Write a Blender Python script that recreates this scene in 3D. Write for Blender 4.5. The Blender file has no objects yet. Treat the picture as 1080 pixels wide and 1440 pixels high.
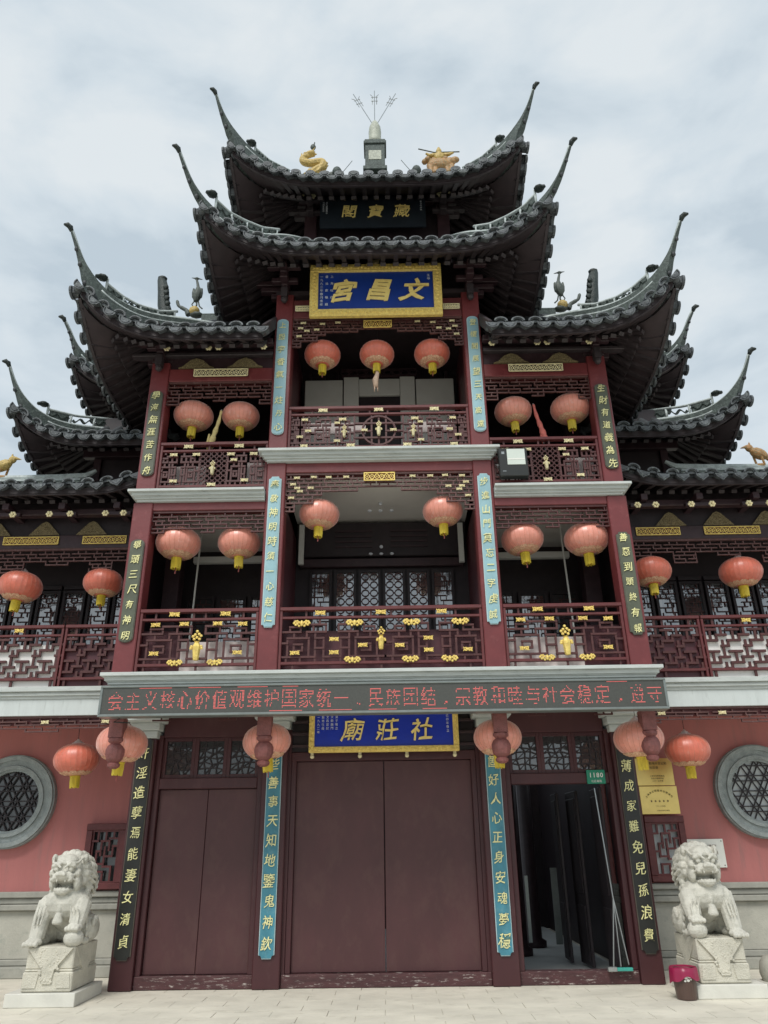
import bpy, bmesh, math, random
import numpy as np
from math import sin, cos, pi, radians, sqrt, atan2
from mathutils import Matrix, Vector
random.seed(7)
scn = bpy.context.scene
COL = scn.collection

# ------------------------------------------------------------------ camera
p_, r_, y_ = radians(23.875), radians(-.788), radians(-.246)
fw = Vector((sin(y_)*cos(p_), cos(y_)*cos(p_), sin(p_)))
r0 = Vector((cos(y_), -sin(y_), 0)); u0 = r0.cross(fw)
rt = r0*cos(r_) + u0*sin(r_); up = -r0*sin(r_) + u0*cos(r_)
cam_d = bpy.data.cameras.new('camera'); cam = bpy.data.objects.new('camera', cam_d); COL.objects.link(cam)
m = Matrix((rt, up, -fw)).transposed().to_4x4(); m.translation = Vector((.10, -10.80, 1.6)); cam.matrix_world = m
cam_d.sensor_fit = 'HORIZONTAL'; cam_d.sensor_width = 36; cam_d.lens = 36*1060/1080; cam_d.clip_end = 2000
scn.camera = cam
scn.render.resolution_x, scn.render.resolution_y = 768, 1024

# ------------------------------------------------------------------ world, sun, exposure
W = bpy.data.worlds.new('World'); scn.world = W; W.use_nodes = True
nt = W.node_tree; nt.nodes.clear()
SUN_EL, SUN_AZ = radians(52), radians(200)      # azimuth measured clockwise from +Y: high, behind the camera
out = nt.nodes.new('ShaderNodeOutputWorld'); bg = nt.nodes.new('ShaderNodeBackground'); bg.inputs[1].default_value = .1
sky = nt.nodes.new('ShaderNodeTexSky'); sky.sky_type = 'NISHITA'; sky.sun_disc = False
sky.sun_elevation = SUN_EL; sky.sun_rotation = SUN_AZ
tc = nt.nodes.new('ShaderNodeTexCoord'); mp = nt.nodes.new('ShaderNodeMapping'); mp.inputs['Scale'].default_value = (1.5, 1.5, 3.4)
mp.inputs['Location'].default_value = (.35, .2, .1)
n1 = nt.nodes.new('ShaderNodeTexNoise'); n1.inputs['Scale'].default_value = 3.3; n1.inputs['Detail'].default_value = 6; n1.inputs['Roughness'].default_value = .52
n1.inputs['Distortion'].default_value = .25
cr = nt.nodes.new('ShaderNodeValToRGB')
cr.color_ramp.elements[0].position = .36; cr.color_ramp.elements[0].color = (.51, .595, .66, 1)
cr.color_ramp.elements[1].position = .64; cr.color_ramp.elements[1].color = (.735, .785, .81, 1)
e_ = cr.color_ramp.elements.new(.5); e_.color = (.635, .71, .76, 1)
mul = nt.nodes.new('ShaderNodeVectorMath'); mul.operation = 'SCALE'; mul.inputs['Scale'].default_value = 6.4
mix = nt.nodes.new('ShaderNodeMix'); mix.data_type = 'RGBA'; mix.inputs[0].default_value = .94
nt.links.new(tc.outputs['Generated'], mp.inputs[0]); nt.links.new(mp.outputs[0], n1.inputs['Vector'])
nt.links.new(n1.outputs['Fac'], cr.inputs[0]); nt.links.new(cr.outputs[0], mul.inputs[0])
nt.links.new(sky.outputs[0], mix.inputs[6]); nt.links.new(mul.outputs[0], mix.inputs[7])
nt.links.new(mix.outputs[2], bg.inputs[0]); nt.links.new(bg.outputs[0], out.inputs[0])
sl = bpy.data.lights.new('sun', 'SUN'); sl.energy = 1.5; sl.angle = radians(22); sl.color = (1, .97, .92)
so = bpy.data.objects.new('sun', sl); COL.objects.link(so)
sd = Vector((sin(SUN_AZ)*cos(SUN_EL), cos(SUN_AZ)*cos(SUN_EL), sin(SUN_EL)))
so.rotation_euler = sd.to_track_quat('Z', 'Y').to_euler(); so.location = (0, -20, 30)
vs = scn.view_settings; vs.view_transform = 'Standard'; vs.look = 'None'; vs.gamma = 1; vs.exposure = 0.74; vs.use_curve_mapping = False
scn.cycles.max_bounces = 6; scn.cycles.diffuse_bounces = 4

# ------------------------------------------------------------------ materials
def mat(name, c, rough=.6, metal=0., var=.18, scale=6., bump=.0, bscale=60., c2=None, c2amt=.5, spec=.5, stretch=(1, 1, 1), sheen=0, trans=0, c2pos=.55):
    M = bpy.data.materials.new(name); M.use_nodes = True; t = M.node_tree; N = t.nodes; L = t.links
    b = N['Principled BSDF']; b.inputs['Roughness'].default_value = rough; b.inputs['Metallic'].default_value = metal
    b.inputs['Specular IOR Level'].default_value = spec
    if 'silk' in name: b.inputs['Coat Weight'].default_value = .6; b.inputs['Coat Roughness'].default_value = .35
    co = N.new('ShaderNodeTexCoord'); ge = N.new('ShaderNodeNewGeometry'); mp = N.new('ShaderNodeMapping'); mp.inputs['Scale'].default_value = stretch
    L.new(ge.outputs['Position'], mp.inputs[0])
    n = N.new('ShaderNodeTexNoise'); n.inputs['Scale'].default_value = scale; n.inputs['Detail'].default_value = 6; n.inputs['Roughness'].default_value = .62
    L.new(mp.outputs[0], n.inputs['Vector'])
    r = N.new('ShaderNodeValToRGB'); r.color_ramp.elements[0].position = .3; r.color_ramp.elements[1].position = .7
    r.color_ramp.elements[0].color = tuple(v*(1-var) for v in c)+(1,); r.color_ramp.elements[1].color = tuple(min(1, v*(1+var)) for v in c)+(1,)
    L.new(n.outputs['Fac'], r.inputs[0]); last = r.outputs[0]
    if c2:
        n2 = N.new('ShaderNodeTexNoise'); n2.inputs['Scale'].default_value = scale*2.3; n2.inputs['Detail'].default_value = 8; n2.inputs['Roughness'].default_value = .7
        L.new(mp.outputs[0], n2.inputs['Vector'])
        r2 = N.new('ShaderNodeValToRGB'); r2.color_ramp.elements[0].position = c2pos; r2.color_ramp.elements[1].position = c2pos+.12
        r2.color_ramp.elements[0].color = (0, 0, 0, 1); r2.color_ramp.elements[1].color = (c2amt,)*3+(1,)
        L.new(n2.outputs['Fac'], r2.inputs[0])
        mx = N.new('ShaderNodeMix'); mx.data_type = 'RGBA'; L.new(r2.outputs[0], mx.inputs[0]); L.new(last, mx.inputs[6]); mx.inputs[7].default_value = c2+(1,)
        last = mx.outputs[2]
    L.new(last, b.inputs['Base Color'])
    if sheen: b.inputs['Sheen Weight'].default_value = sheen; b.inputs['Sheen Roughness'].default_value = .4
    if bump:
        nb = N.new('ShaderNodeTexNoise'); nb.inputs['Scale'].default_value = bscale; nb.inputs['Detail'].default_value = 5
        L.new(mp.outputs[0], nb.inputs['Vector'])
        bp = N.new('ShaderNodeBump'); bp.inputs['Strength'].default_value = bump; bp.inputs['Distance'].default_value = .02
        L.new(nb.outputs['Fac'], bp.inputs['Height']); L.new(bp.outputs[0], b.inputs['Normal'])
    if trans:
        tr = N.new('ShaderNodeBsdfTranslucent'); L.new(last, tr.inputs[0]); ms = N.new('ShaderNodeMixShader'); ms.inputs[0].default_value = trans
        L.new(b.outputs[0], ms.inputs[1]); L.new(tr.outputs[0], ms.inputs[2]); L.new(ms.outputs[0], N['Material Output'].inputs[0])
    return M
M = {}
M['red'] = mat('red_lacquer', (.155, .030, .032), .42, var=.14, scale=3, bump=.08, bscale=25, c2=(.32, .10, .10), c2amt=.25)
M['redwood'] = mat('red_wood', (.115, .024, .025), .5, var=.2, scale=8, c2=(.2, .07, .06), c2amt=.3)
M['fret'] = mat('fret_wood', (.075, .021, .020), .5, var=.25, scale=9, c2=(.15, .07, .06), c2amt=.4)
M['fretpale'] = mat('weathered_fret', (.10, .042, .038), .6, var=.25, scale=9, c2=(.22, .15, .14), c2amt=.5)
M['maroon'] = mat('maroon_paint', (.056, .014, .017), .45, var=.16, scale=2.2, bump=.05, bscale=14, c2=(.10, .045, .045), c2amt=.3, stretch=(1, 1, .4))
M['door'] = mat('door_paint', (.076, .026, .028), .48, var=.14, scale=1.6, bump=.05, bscale=20, c2=(.095, .042, .038), c2amt=.45, stretch=(1.2, 1, .7), c2pos=.5)
M['worn'] = mat('worn_threshold', (.068, .024, .026), .6, var=.3, scale=5, bump=.2, bscale=30, c2=(.55, .50, .46), c2amt=.85, stretch=(.8, 1, 4), c2pos=.565)
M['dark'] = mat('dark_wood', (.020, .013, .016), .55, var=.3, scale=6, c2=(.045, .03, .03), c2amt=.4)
M['darkbeam'] = mat('dark_beam', (.036, .017, .021), .5, var=.3, scale=6, c2=(.07, .045, .045), c2amt=.4)
M['rafter'] = mat('rafter_wood', (.034, .025, .028), .6, var=.35, scale=8, c2=(.07, .058, .058), c2amt=.5)
M['soffit'] = mat('soffit_board', (.030, .019, .022), .7, var=.3, scale=5)
M['tile'] = mat('grey_roof_tile', (.045, .050, .055), .62, var=.35, scale=9, bump=.25, bscale=50, c2=(.13, .155, .15), c2amt=.6)
M['tiled'] = mat('grey_tile_end', (.078, .088, .096), .6, var=.5, scale=7, bump=.6, bscale=45, c2=(.22, .25, .24), c2amt=.65, c2pos=.53)
M['ridge'] = mat('ridge_plaster', (.055, .072, .066), .7, var=.4, scale=12, bump=.4, bscale=50, c2=(.15, .19, .17), c2amt=.6, c2pos=.5)
M['trim'] = mat('ridge_trim', (.44, .49, .48), .7, var=.3, scale=10, bump=.3, bscale=60, c2=(.12, .15, .14), c2amt=.6, c2pos=.56)
M['stone'] = mat('white_stone', (.50, .53, .51), .65, var=.1, scale=4, bump=.1, bscale=40, c2=(.30, .34, .32), c2amt=.6, stretch=(1, 1, 5), c2pos=.56)
M['band'] = mat('pale_band', (.55, .59, .58), .6, var=.07, scale=3, c2=(.36, .39, .37), c2amt=.5, stretch=(3, 1, .4))
M['greystone'] = mat('grey_plinth_stone', (.41, .40, .345), .75, var=.14, scale=3, bump=.25, bscale=50, c2=(.27, .29, .25), c2amt=.5)
M['greymould'] = mat('grey_moulding', (.32, .315, .275), .7, var=.15, scale=4, bump=.15, bscale=40, c2=(.2, .21, .19), c2amt=.5)
M['ring'] = mat('window_ring_stone', (.31, .345, .34), .7, var=.2, scale=10, bump=.5, bscale=70, c2=(.15, .18, .18), c2amt=.5)
M['pink'] = mat('pink_wall', (.44, .160, .150), .75, var=.09, scale=1.4, bump=.15, bscale=40, c2=(.33, .16, .15), c2amt=.6, stretch=(2.2, 1, .3))
M['soffwhite'] = mat('ceiling_paint', (.74, .71, .66), .8, var=.05, scale=2)
M['greypanel'] = mat('grey_panel', (.60, .60, .56), .7, var=.06, scale=3)
M['palepanel'] = mat('pale_panel', (.66, .58, .56), .6, var=.08, scale=3)
M['plum'] = mat('plum_panel', (.085, .022, .030), .5, var=.15, scale=3)
M['gold'] = mat('gold_leaf', (.88, .62, .17), .45, metal=.12, var=.25, scale=25, bump=.5, bscale=90, c2=(.95, .83, .42), c2amt=.5)
M['goldpale'] = mat('pale_gilt', (.88, .76, .46), .5, metal=.05, var=.2, scale=25, bump=.5, bscale=90, c2=(.9, .87, .75), c2amt=.6)
M['golddark'] = mat('old_gilt', (.15, .115, .06), .6, metal=.1, var=.5, scale=45, bump=.8, bscale=60, c2=(.42, .34, .16), c2amt=.8, c2pos=.5)
M['goldtext'] = mat('gold_character', (.95, .72, .25), .45, metal=.0, var=.12, scale=15)
M['greentext'] = mat('weathered_gold_character', (.82, .78, .38), .5, metal=.0, var=.15, scale=20, c2=(.85, .9, .7), c2amt=.5)
M['whitetext'] = mat('white_character', (.70, .74, .80), .6, var=.1)
M['blackboard'] = mat('black_couplet_board', (.018, .019, .017), .4, var=.3, scale=4)
M['greenboard'] = mat('dark_green_couplet_board', (.085, .095, .065), .45, var=.2, scale=6, c2=(.14, .14, .11), c2amt=.4)
M['blueboard'] = mat('blue_couplet_board', (.055, .22, .29), .45, var=.3, scale=4, c2=(.16, .34, .38), c2amt=.5, stretch=(1, 1, .5))
M['paleblue'] = mat('faded_blue_couplet_board', (.27, .45, .50), .45, var=.15, scale=5, c2=(.36, .53, .56), c2amt=.5, stretch=(1, 1, .5))
M['boardrim'] = mat('board_rim', (.45, .60, .62), .5, var=.15)
M['darkrim'] = mat('dark_board_rim', (.10, .09, .07), .5, var=.2)
M['plaqueblue'] = mat('plaque_blue', (.010, .042, .27), .4, var=.15, scale=3)
M['plaqueblue2'] = mat('bright_plaque_blue', (.005, .030, .42), .35, var=.1, scale=3)
M['plaquedark'] = mat('dark_plaque_board', (.012, .018, .026), .5, var=.3, scale=4)
M['white_wall'] = mat('white_wall', (.80, .78, .75), .7, var=.05, scale=3, c2=(.6, .57, .53), c2amt=.4)
M['reflpane'] = mat('pale_reflection_pane', (.55, .58, .58), .6, var=.1, scale=4)  # flat pale colour painted for the reflection in the right-hand panes
M['lantern'] = mat('lantern_red_silk', (.76, .18, .11), .42, var=.14, scale=9, c2=(.80, .36, .28), c2amt=.45, sheen=.5, trans=.15, spec=.6)
M['lanternpale'] = mat('lantern_faded_silk', (.86, .33, .24), .38, var=.14, scale=8, c2=(.88, .56, .48), c2amt=.5, sheen=.8, trans=.15, spec=.6)
M['rib'] = mat('lantern_rib', (.55, .20, .13), .5, var=.1)
M['lace'] = mat('lantern_gold_lace', (.80, .52, .33), .5, metal=.1, var=.4, scale=45, c2=(.55, .12, .08), c2amt=.8, c2pos=.46)
M['tassel'] = mat('yellow_fringe', (.72, .56, .06), .6, var=.2, scale=40, stretch=(1, 1, .1), c2=(.45, .33, .02), c2amt=.6)
M['cap'] = mat('lantern_cap', (.75, .60, .56), .5, var=.1)
M['cord'] = mat('dark_cord', (.03, .03, .03), .7, var=.1)
M['redcord'] = mat('red_cord', (.35, .10, .09), .7, var=.1)
M['lionstone'] = mat('granite_lion', (.56, .545, .48), .85, var=.14, scale=5, bump=.45, bscale=60, c2=(.36, .355, .30), c2amt=.5, c2pos=.5)
M['pedstone'] = mat('granite_pedestal', (.56, .535, .45), .85, var=.14, scale=5, bump=.6, bscale=70, c2=(.36, .36, .30), c2amt=.5)
M['slabstone'] = mat('pale_slab', (.62, .61, .55), .7, var=.08, scale=4, bump=.1, bscale=50)
M['paving'] = mat('pale_paving', (.66, .625, .53), .7, var=.14, scale=2.2, bump=.15, bscale=50, c2=(.48, .45, .37), c2amt=.6, stretch=(.6, 1, 1))
M['joint'] = mat('paving_joint', (.48, .45, .38), .9, var=.15)
M['innerfloor'] = mat('interior_floor', (.46, .48, .47), .35, var=.1, scale=3)
M['ledgrey'] = mat('led_panel', (.062, .064, .057), .45, var=.12, scale=40)
M['ledframe'] = mat('led_frame', (.22, .245, .235), .4, metal=.5, var=.12, scale=8)
M['green'] = mat('green_enamel', (.010, .22, .13), .35, var=.08)
M['brass'] = mat('brass_plate', (.80, .60, .20), .30, metal=.55, var=.12, scale=3)
M['print'] = mat('dark_print', (.12, .07, .03), .6, var=.1)
M['white'] = mat('white_enamel', (.78, .78, .72), .45, var=.06)
M['plasticpink'] = mat('magenta_plastic', (.26, .010, .055), .35, var=.08, scale=4)
M['plasticbrown'] = mat('brown_plastic', (.085, .05, .04), .35, var=.1, scale=4)
M['black'] = mat('black_metal', (.015, .017, .016), .4, var=.1)
M['steel'] = mat('brushed_steel', (.36, .38, .38), .3, metal=.7, var=.1)
M['teal'] = mat('teal_plastic', (.05, .36, .30), .4, var=.1)
M['orange'] = mat('orange_glaze', (.40, .19, .06), .5, var=.4, scale=30, bump=.6, bscale=50, c2=(.24, .30, .18), c2amt=.8, c2pos=.48)
M['yellowglaze'] = mat('yellow_glaze', (.50, .36, .11), .5, var=.35, scale=30, bump=.6, bscale=50, c2=(.25, .22, .1), c2amt=.4)
M['darkglaze'] = mat('grey_green_statue', (.07, .085, .075), .6, var=.35, scale=30, c2=(.22, .25, .2), c2amt=.6)
M['dragonfin'] = mat('dark_green_glaze', (.016, .026, .023), .5, var=.4, scale=30, bump=.9, bscale=40, c2=(.10, .13, .11), c2amt=.6, c2pos=.6)
M['gourd'] = mat('grey_gourd', (.38, .40, .33), .6, var=.35, scale=25, c2=(.14, .15, .13), c2amt=.6)
M['lampglass'] = mat('floodlight_glass', (.62, .68, .62), .2, var=.05, scale=2)
M['flagyellow'] = mat('faded_yellow_cloth', (.62, .50, .22), .8, var=.2, scale=20)
M['flagred'] = mat('faded_red_cloth', (.60, .16, .13), .8, var=.2, scale=20)
M['flagcream'] = mat('cream_cloth', (.75, .55, .42), .8, var=.2, scale=20)
M['violet'] = mat('carved_plum_post', (.22, .075, .068), .55, var=.25, scale=14, bump=.5, bscale=60, c2=(.2, .1, .1), c2amt=.4)
def glass_mat(name, tint=(.02, .022, .024), k=.42):
    Mt = bpy.data.materials.new(name); Mt.use_nodes = True; t = Mt.node_tree; N = t.nodes; L = t.links
    b = N['Principled BSDF']; b.inputs['Base Color'].default_value = tint+(1,); b.inputs['Roughness'].default_value = .5
    g = N.new('ShaderNodeBsdfGlossy'); g.inputs['Roughness'].default_value = .06; g.inputs['Color'].default_value = (.95, .95, .95, 1)
    n = N.new('ShaderNodeTexNoise'); n.inputs['Scale'].default_value = 1.6
    bp = N.new('ShaderNodeBump'); bp.inputs['Strength'].default_value = .15; bp.inputs['Distance'].default_value = .1
    L.new(n.outputs['Fac'], bp.inputs['Height']); L.new(bp.outputs[0], g.inputs['Normal'])
    x = N.new('ShaderNodeMixShader'); x.inputs[0].default_value = k
    L.new(b.outputs[0], x.inputs[1]); L.new(g.outputs[0], x.inputs[2]); L.new(x.outputs[0], N['Material Output'].inputs[0])
    return Mt
M['glass'] = glass_mat('window_glass', k=.28); M['glassmid'] = glass_mat('transom_glass', k=.14); M['glassdim'] = glass_mat('dim_window_glass', k=.07)
def emit_mat(name, c, base, s):
    Mt = mat(name, base, .5, var=.05); b = Mt.node_tree.nodes['Principled BSDF']
    b.inputs['Emission Color'].default_value = c+(1,); b.inputs['Emission Strength'].default_value = s; return Mt
M['leddot'] = emit_mat('led_red_dot', (1., .16, .15), (.4, .1, .09), .32)

# ------------------------------------------------------------------ mesh helpers
class MB:
    def __init__(s): s.v = []; s.f = []
    def add(s, v, f):
        o = len(s.v); s.v += [tuple(q) for q in v]; s.f += [tuple(i+o for i in q) for q in f]; return s
    def box(s, x0, x1, y0, y1, z0, z1):
        return s.add([(x0,y0,z0),(x1,y0,z0),(x1,y1,z0),(x0,y1,z0),(x0,y0,z1),(x1,y0,z1),(x1,y1,z1),(x0,y1,z1)],
                     [(0,3,2,1),(4,5,6,7),(0,1,5,4),(1,2,6,5),(2,3,7,6),(3,0,4,7)])
    def bar(s, p, q, w, h, upv=(0,0,1)):      # rectangular bar from p to q: w sideways, h along up
        p = Vector(p); q = Vector(q); t = (q-p).normalized(); a = t.cross(Vector(upv))
        if a.length < 1e-4: a = t.cross(Vector((0,1,0)))
        a.normalize(); b = a.cross(t); a *= w/2; b *= h/2
        return s.add([p-a-b,p+a-b,p+a+b,p-a+b,q-a-b,q+a-b,q+a+b,q-a+b],[(0,3,2,1),(4,5,6,7),(0,1,5,4),(1,2,6,5),(2,3,7,6),(3,0,4,7)])
    def tube(s, pts, r, n=6, caps=True):
        pts = [Vector(p) for p in pts]; rr = r if isinstance(r, (list, tuple)) else [r]*len(pts); vs = []; fs = []
        ref = Vector((0,1,0)); 
        for i, p in enumerate(pts):
            t = (pts[min(i+1,len(pts)-1)]-pts[max(i-1,0)]).normalized()
            a = t.cross(ref)
            if a.length < .05: a = t.cross(Vector((1,0,0)))
            a.normalize(); b = t.cross(a)
            for k in range(n): vs.append(p+a*cos(2*pi*k/n)*rr[i]+b*sin(2*pi*k/n)*rr[i])
        for i in range(len(pts)-1):
            for k in range(n): fs.append((i*n+k, i*n+(k+1)%n, (i+1)*n+(k+1)%n, (i+1)*n+k))
        if caps: fs.append(tuple(range(n))[::-1]); fs.append(tuple((len(pts)-1)*n+k for k in range(n)))
        return s.add(vs, fs)
    def lathe(s, prof, n=16, c=(0,0,0), ribs=0, ramp=0):   # prof: (r, z)
        vs = []; fs = []
        for (r, z) in prof:
            for k in range(n):
                a = 2*pi*k/n; rr = r*(1+ramp*(abs(cos(ribs*a/2))-.6)) if ribs else r
                vs.append((c[0]+rr*cos(a), c[1]+rr*sin(a), c[2]+z))
        for i in range(len(prof)-1):
            for k in range(n): fs.append((i*n+k, i*n+(k+1)%n, (i+1)*n+(k+1)%n, (i+1)*n+k))
        fs.append(tuple(range(n))[::-1]); fs.append(tuple((len(prof)-1)*n+k for k in range(n)))
        return s.add(vs, fs)
    def ell(s, c, r, n=8, rot=None):
        vs = []; fs = []; m = max(4, n//2+1)
        R = rot if rot else Matrix.Identity(3)
        for i in range(m+1):
            ph = pi*i/m-pi/2
            for k in range(n):
                a = 2*pi*k/n; v = R @ Vector((r[0]*cos(ph)*cos(a), r[1]*cos(ph)*sin(a), r[2]*sin(ph))); vs.append((c[0]+v.x, c[1]+v.y, c[2]+v.z))
        for i in range(m):
            for k in range(n): fs.append((i*n+k, i*n+(k+1)%n, (i+1)*n+(k+1)%n, (i+1)*n+k))
        return s.add(vs, fs)
    def prism_y(s, poly, y0, y1):     # polygon in xz, extruded along y
        n = len(poly); vs = [(x,y0,z) for x,z in poly]+[(x,y1,z) for x,z in poly]
        return s.add(vs, [tuple(range(n)), tuple(range(n,2*n))[::-1]]+[(i,i+n,(i+1)%n+n,(i+1)%n) for i in range(n)])
    def ring_y(s, cx, cz, r0, r1, y0, y1, n=48):
        vs = []
        for r, y in ((r0,y0),(r1,y0),(r1,y1),(r0,y1)):
            vs += [(cx+r*cos(2*pi*k/n), y, cz+r*sin(2*pi*k/n)) for k in range(n)]
        return s.add(vs, [(a*n+k, a*n+(k+1)%n, ((a+1)%4)*n+(k+1)%n, ((a+1)%4)*n+k) for a in range(4) for k in range(n)])
    def strip(s, path, w, y0, y1):    # flat ribbon following an xz path, extruded in y
        for (a, b) in zip(path, path[1:]):
            dx, dz = b[0]-a[0], b[1]-a[1]; l = math.hypot(dx, dz) or 1; nx, nz = -dz/l*w/2, dx/l*w/2
            s.prism_y([(a[0]+nx,a[1]+nz),(a[0]-nx,a[1]-nz),(b[0]-nx,b[1]-nz),(b[0]+nx,b[1]+nz)], y0, y1)
        return s
    def mesh(s, name, m, smooth=False):
        me = bpy.data.meshes.new(name); me.from_pydata(s.v, [], s.f); me.update()
        bm = bmesh.new(); bm.from_mesh(me); bmesh.ops.recalc_face_normals(bm, faces=bm.faces); bm.to_mesh(me); bm.free()
        me.materials.append(M[m] if isinstance(m, str) else m)
        if smooth: me.polygons.foreach_set('use_smooth', [True]*len(me.polygons))
        return me
    def build(s, name, m, parent=None, smooth=False, bevel=0, loc=None):
        return inst(name, s.mesh(name, m, smooth), parent, loc, bevel)
def inst(name, me, parent=None, loc=None, bevel=0, mw=None):
    o = bpy.data.objects.new(name, me); COL.objects.link(o)
    if parent is not None: o.parent = parent
    if mw is not None: o.matrix_basis = mw
    elif loc is not None: o.location = loc
    if bevel:
        b = o.modifiers.new('bevel', 'BEVEL'); b.width = bevel; b.segments = 1; b.limit_method = 'ANGLE'
    return o
def tag(o, label=None, cat=None, group=None, kind=None):
    if label: o['label'] = label
    if cat: o['category'] = cat
    if group: o['group'] = group
    if kind: o['kind'] = kind
    return o
def thing(name, label, cat, loc=(0,0,0), group=None):
    o = bpy.data.objects.new(name, None); COL.objects.link(o); o.location = loc; o.empty_display_size = .2
    return tag(o, label, cat, group)
def bx(name, m, parent, x0, x1, y0, y1, z0, z1, bevel=0):
    return MB().box(min(x0,x1), max(x0,x1), y0, y1, z0, z1).build(name, m, parent, bevel=bevel)
def remesh(mb, name, m, voxel, smooth_it=0, noise=0):
    me = mb.mesh(name+'_raw', m); o = bpy.data.objects.new('tmp', me); COL.objects.link(o)
    r = o.modifiers.new('r', 'REMESH'); r.mode = 'VOXEL'; r.voxel_size = voxel; r.use_smooth_shade = True
    if smooth_it: sm = o.modifiers.new('s', 'SMOOTH'); sm.iterations = smooth_it; sm.factor = .5
    dg = bpy.context.evaluated_depsgraph_get(); out = bpy.data.meshes.new_from_object(o.evaluated_get(dg)); out.name = name
    bpy.data.objects.remove(o); bpy.data.meshes.remove(me)
    out.materials.clear(); out.materials.append(M[m]); out.polygons.foreach_set('use_smooth', [True]*len(out.polygons))
    return out

# ------------------------------------------------------------------ lettering
_glyph = {}
def glyph(ch, m, off=.012, shear=0., ext=.02):
    key = (ch, m, off, shear, ext)
    if key not in _glyph:
        c = bpy.data.curves.new('character', 'FONT'); c.body = ch; c.size = 1; c.offset = off; c.shear = shear; c.extrude = ext; c.resolution_u = 2
        c.align_x = 'CENTER'; c.align_y = 'CENTER'
        o = bpy.data.objects.new('tmp', c); COL.objects.link(o)
        me = bpy.data.meshes.new_from_object(o.evaluated_get(bpy.context.evaluated_depsgraph_get()))
        bpy.data.objects.remove(o); bpy.data.curves.remove(c); me.name = 'character'
        n = len(me.vertices); co = np.empty(n*3); me.vertices.foreach_get('co', co); co = co.reshape(-1, 3)
        if n:
            lo, hi = co.min(0), co.max(0); co[:, :2] -= (lo[:2]+hi[:2])/2
            sd_ = (ord(ch[0])*.7) % 6.28; x_, z_ = co[:, 0].copy(), co[:, 1].copy(); kk = .028 if m in ('goldtext', 'greentext', 'goldpale') else 0.
            co[:, 0] = x_+kk*np.sin(7*z_+sd_)+kk*.5*np.sin(15*z_+x_*9+sd_*2)-kk*1.5*z_*abs(x_); co[:, 1] = z_+kk*np.sin(6*x_+sd_*1.7)+kk*.5*np.sin(14*x_+z_*8+sd_)+kk*1.8*x_
            co = np.stack([co[:, 0], -co[:, 2], co[:, 1]], 1); me.vertices.foreach_set('co', co.ravel()); me.update()
        me.materials.clear(); me.materials.append(M[m]); _glyph[key] = me
    return _glyph[key]
def put(ch, m, parent, x, y, z, s, name='character', off=.008, shear=0., sx=1., rot=0.):
    o = inst(name, glyph(ch, m, off, shear), parent, (x, y, z)); o.scale = (s*sx, s, s)
    if name == 'character': o.rotation_euler = (0, random.uniform(-.05, .05), 0)
    if rot: o.rotation_euler = (0, rot, 0)
    return o
def tiny_text(name, rows, m, parent, x, y, z, s, lead):   # several rows of small print joined into one flat mesh
    mb = MB()
    for i, row in enumerate(rows):
        for j, ch in enumerate(row):
            if ch == ' ': continue
            me = glyph(ch, m, .0, 0., .004)
            mb.add([(x+(j-(len(row)-1)/2)*s*1.05+v.co.x*s, y+v.co.y*s, z-i*lead+v.co.z*s) for v in me.vertices], [tuple(q.vertices) for q in me.polygons])
    return mb.build(name, m, parent)
def column_text(name, cols, m, parent, x, y, z, s, lead, dx):
    mb = MB()
    for i, row in enumerate(cols):
        for j, ch in enumerate(row):
            if ch == ' ': continue
            me = glyph(ch, m, .0, 0., .004)
            mb.add([(x+i*dx+v.co.x*s, y+v.co.y*s, z-j*lead+v.co.z*s) for v in me.vertices], [tuple(q.vertices) for q in me.polygons])
    return mb.build(name, m, parent)

# ------------------------------------------------------------------ ground
g = MB(); g.box(-150, 150, -120, 160, -.3, -.012); ground = g.build('ground', 'joint'); tag(ground, kind='structure')
slabs = [MB().box(-.298+e, .298-e, -.148, .148, -.035, 0).mesh('paving_slab', 'paving') for e in (0, .0015)]
for j in range(9):
    yy = -2.35+.3*j-.0
    if yy > .1: break
    for i in range(-9, 10):
        xx = i*.6+(.3 if j % 2 else 0)
        o = inst('paving_slab', slabs[(i+j) % 2], ground, (xx+random.uniform(-.001,.001), yy, random.uniform(-.0025, .0)))
        o.rotation_euler = (random.uniform(-.003,.003), random.uniform(-.002,.002), 0)
far = MB()
for j in range(1, 18):
    for i in range(-9, 10): far.box(i*.6-.298+(.3 if j%2 else 0), i*.6+.298+(.3 if j%2 else 0), -2.35-.3*j-.148, -2.35-.3*j+.148, -.035, -.001)
for j in range(8):
    for sgn in (-1, 1):
        for i in range(4): far.box(sgn*(3.75+i*.6)-.298, sgn*(3.75+i*.6)+.298, .05+.3*j-.148, .05+.3*j+.148, -.035, -.001)
tag(far.build('paving_slabs', 'paving', ground), kind='stuff')
tag(MB().box(-3.2, 3.2, .28, 7, -.01, .03).build('interior_floor', 'innerfloor'), kind='structure')

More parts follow.
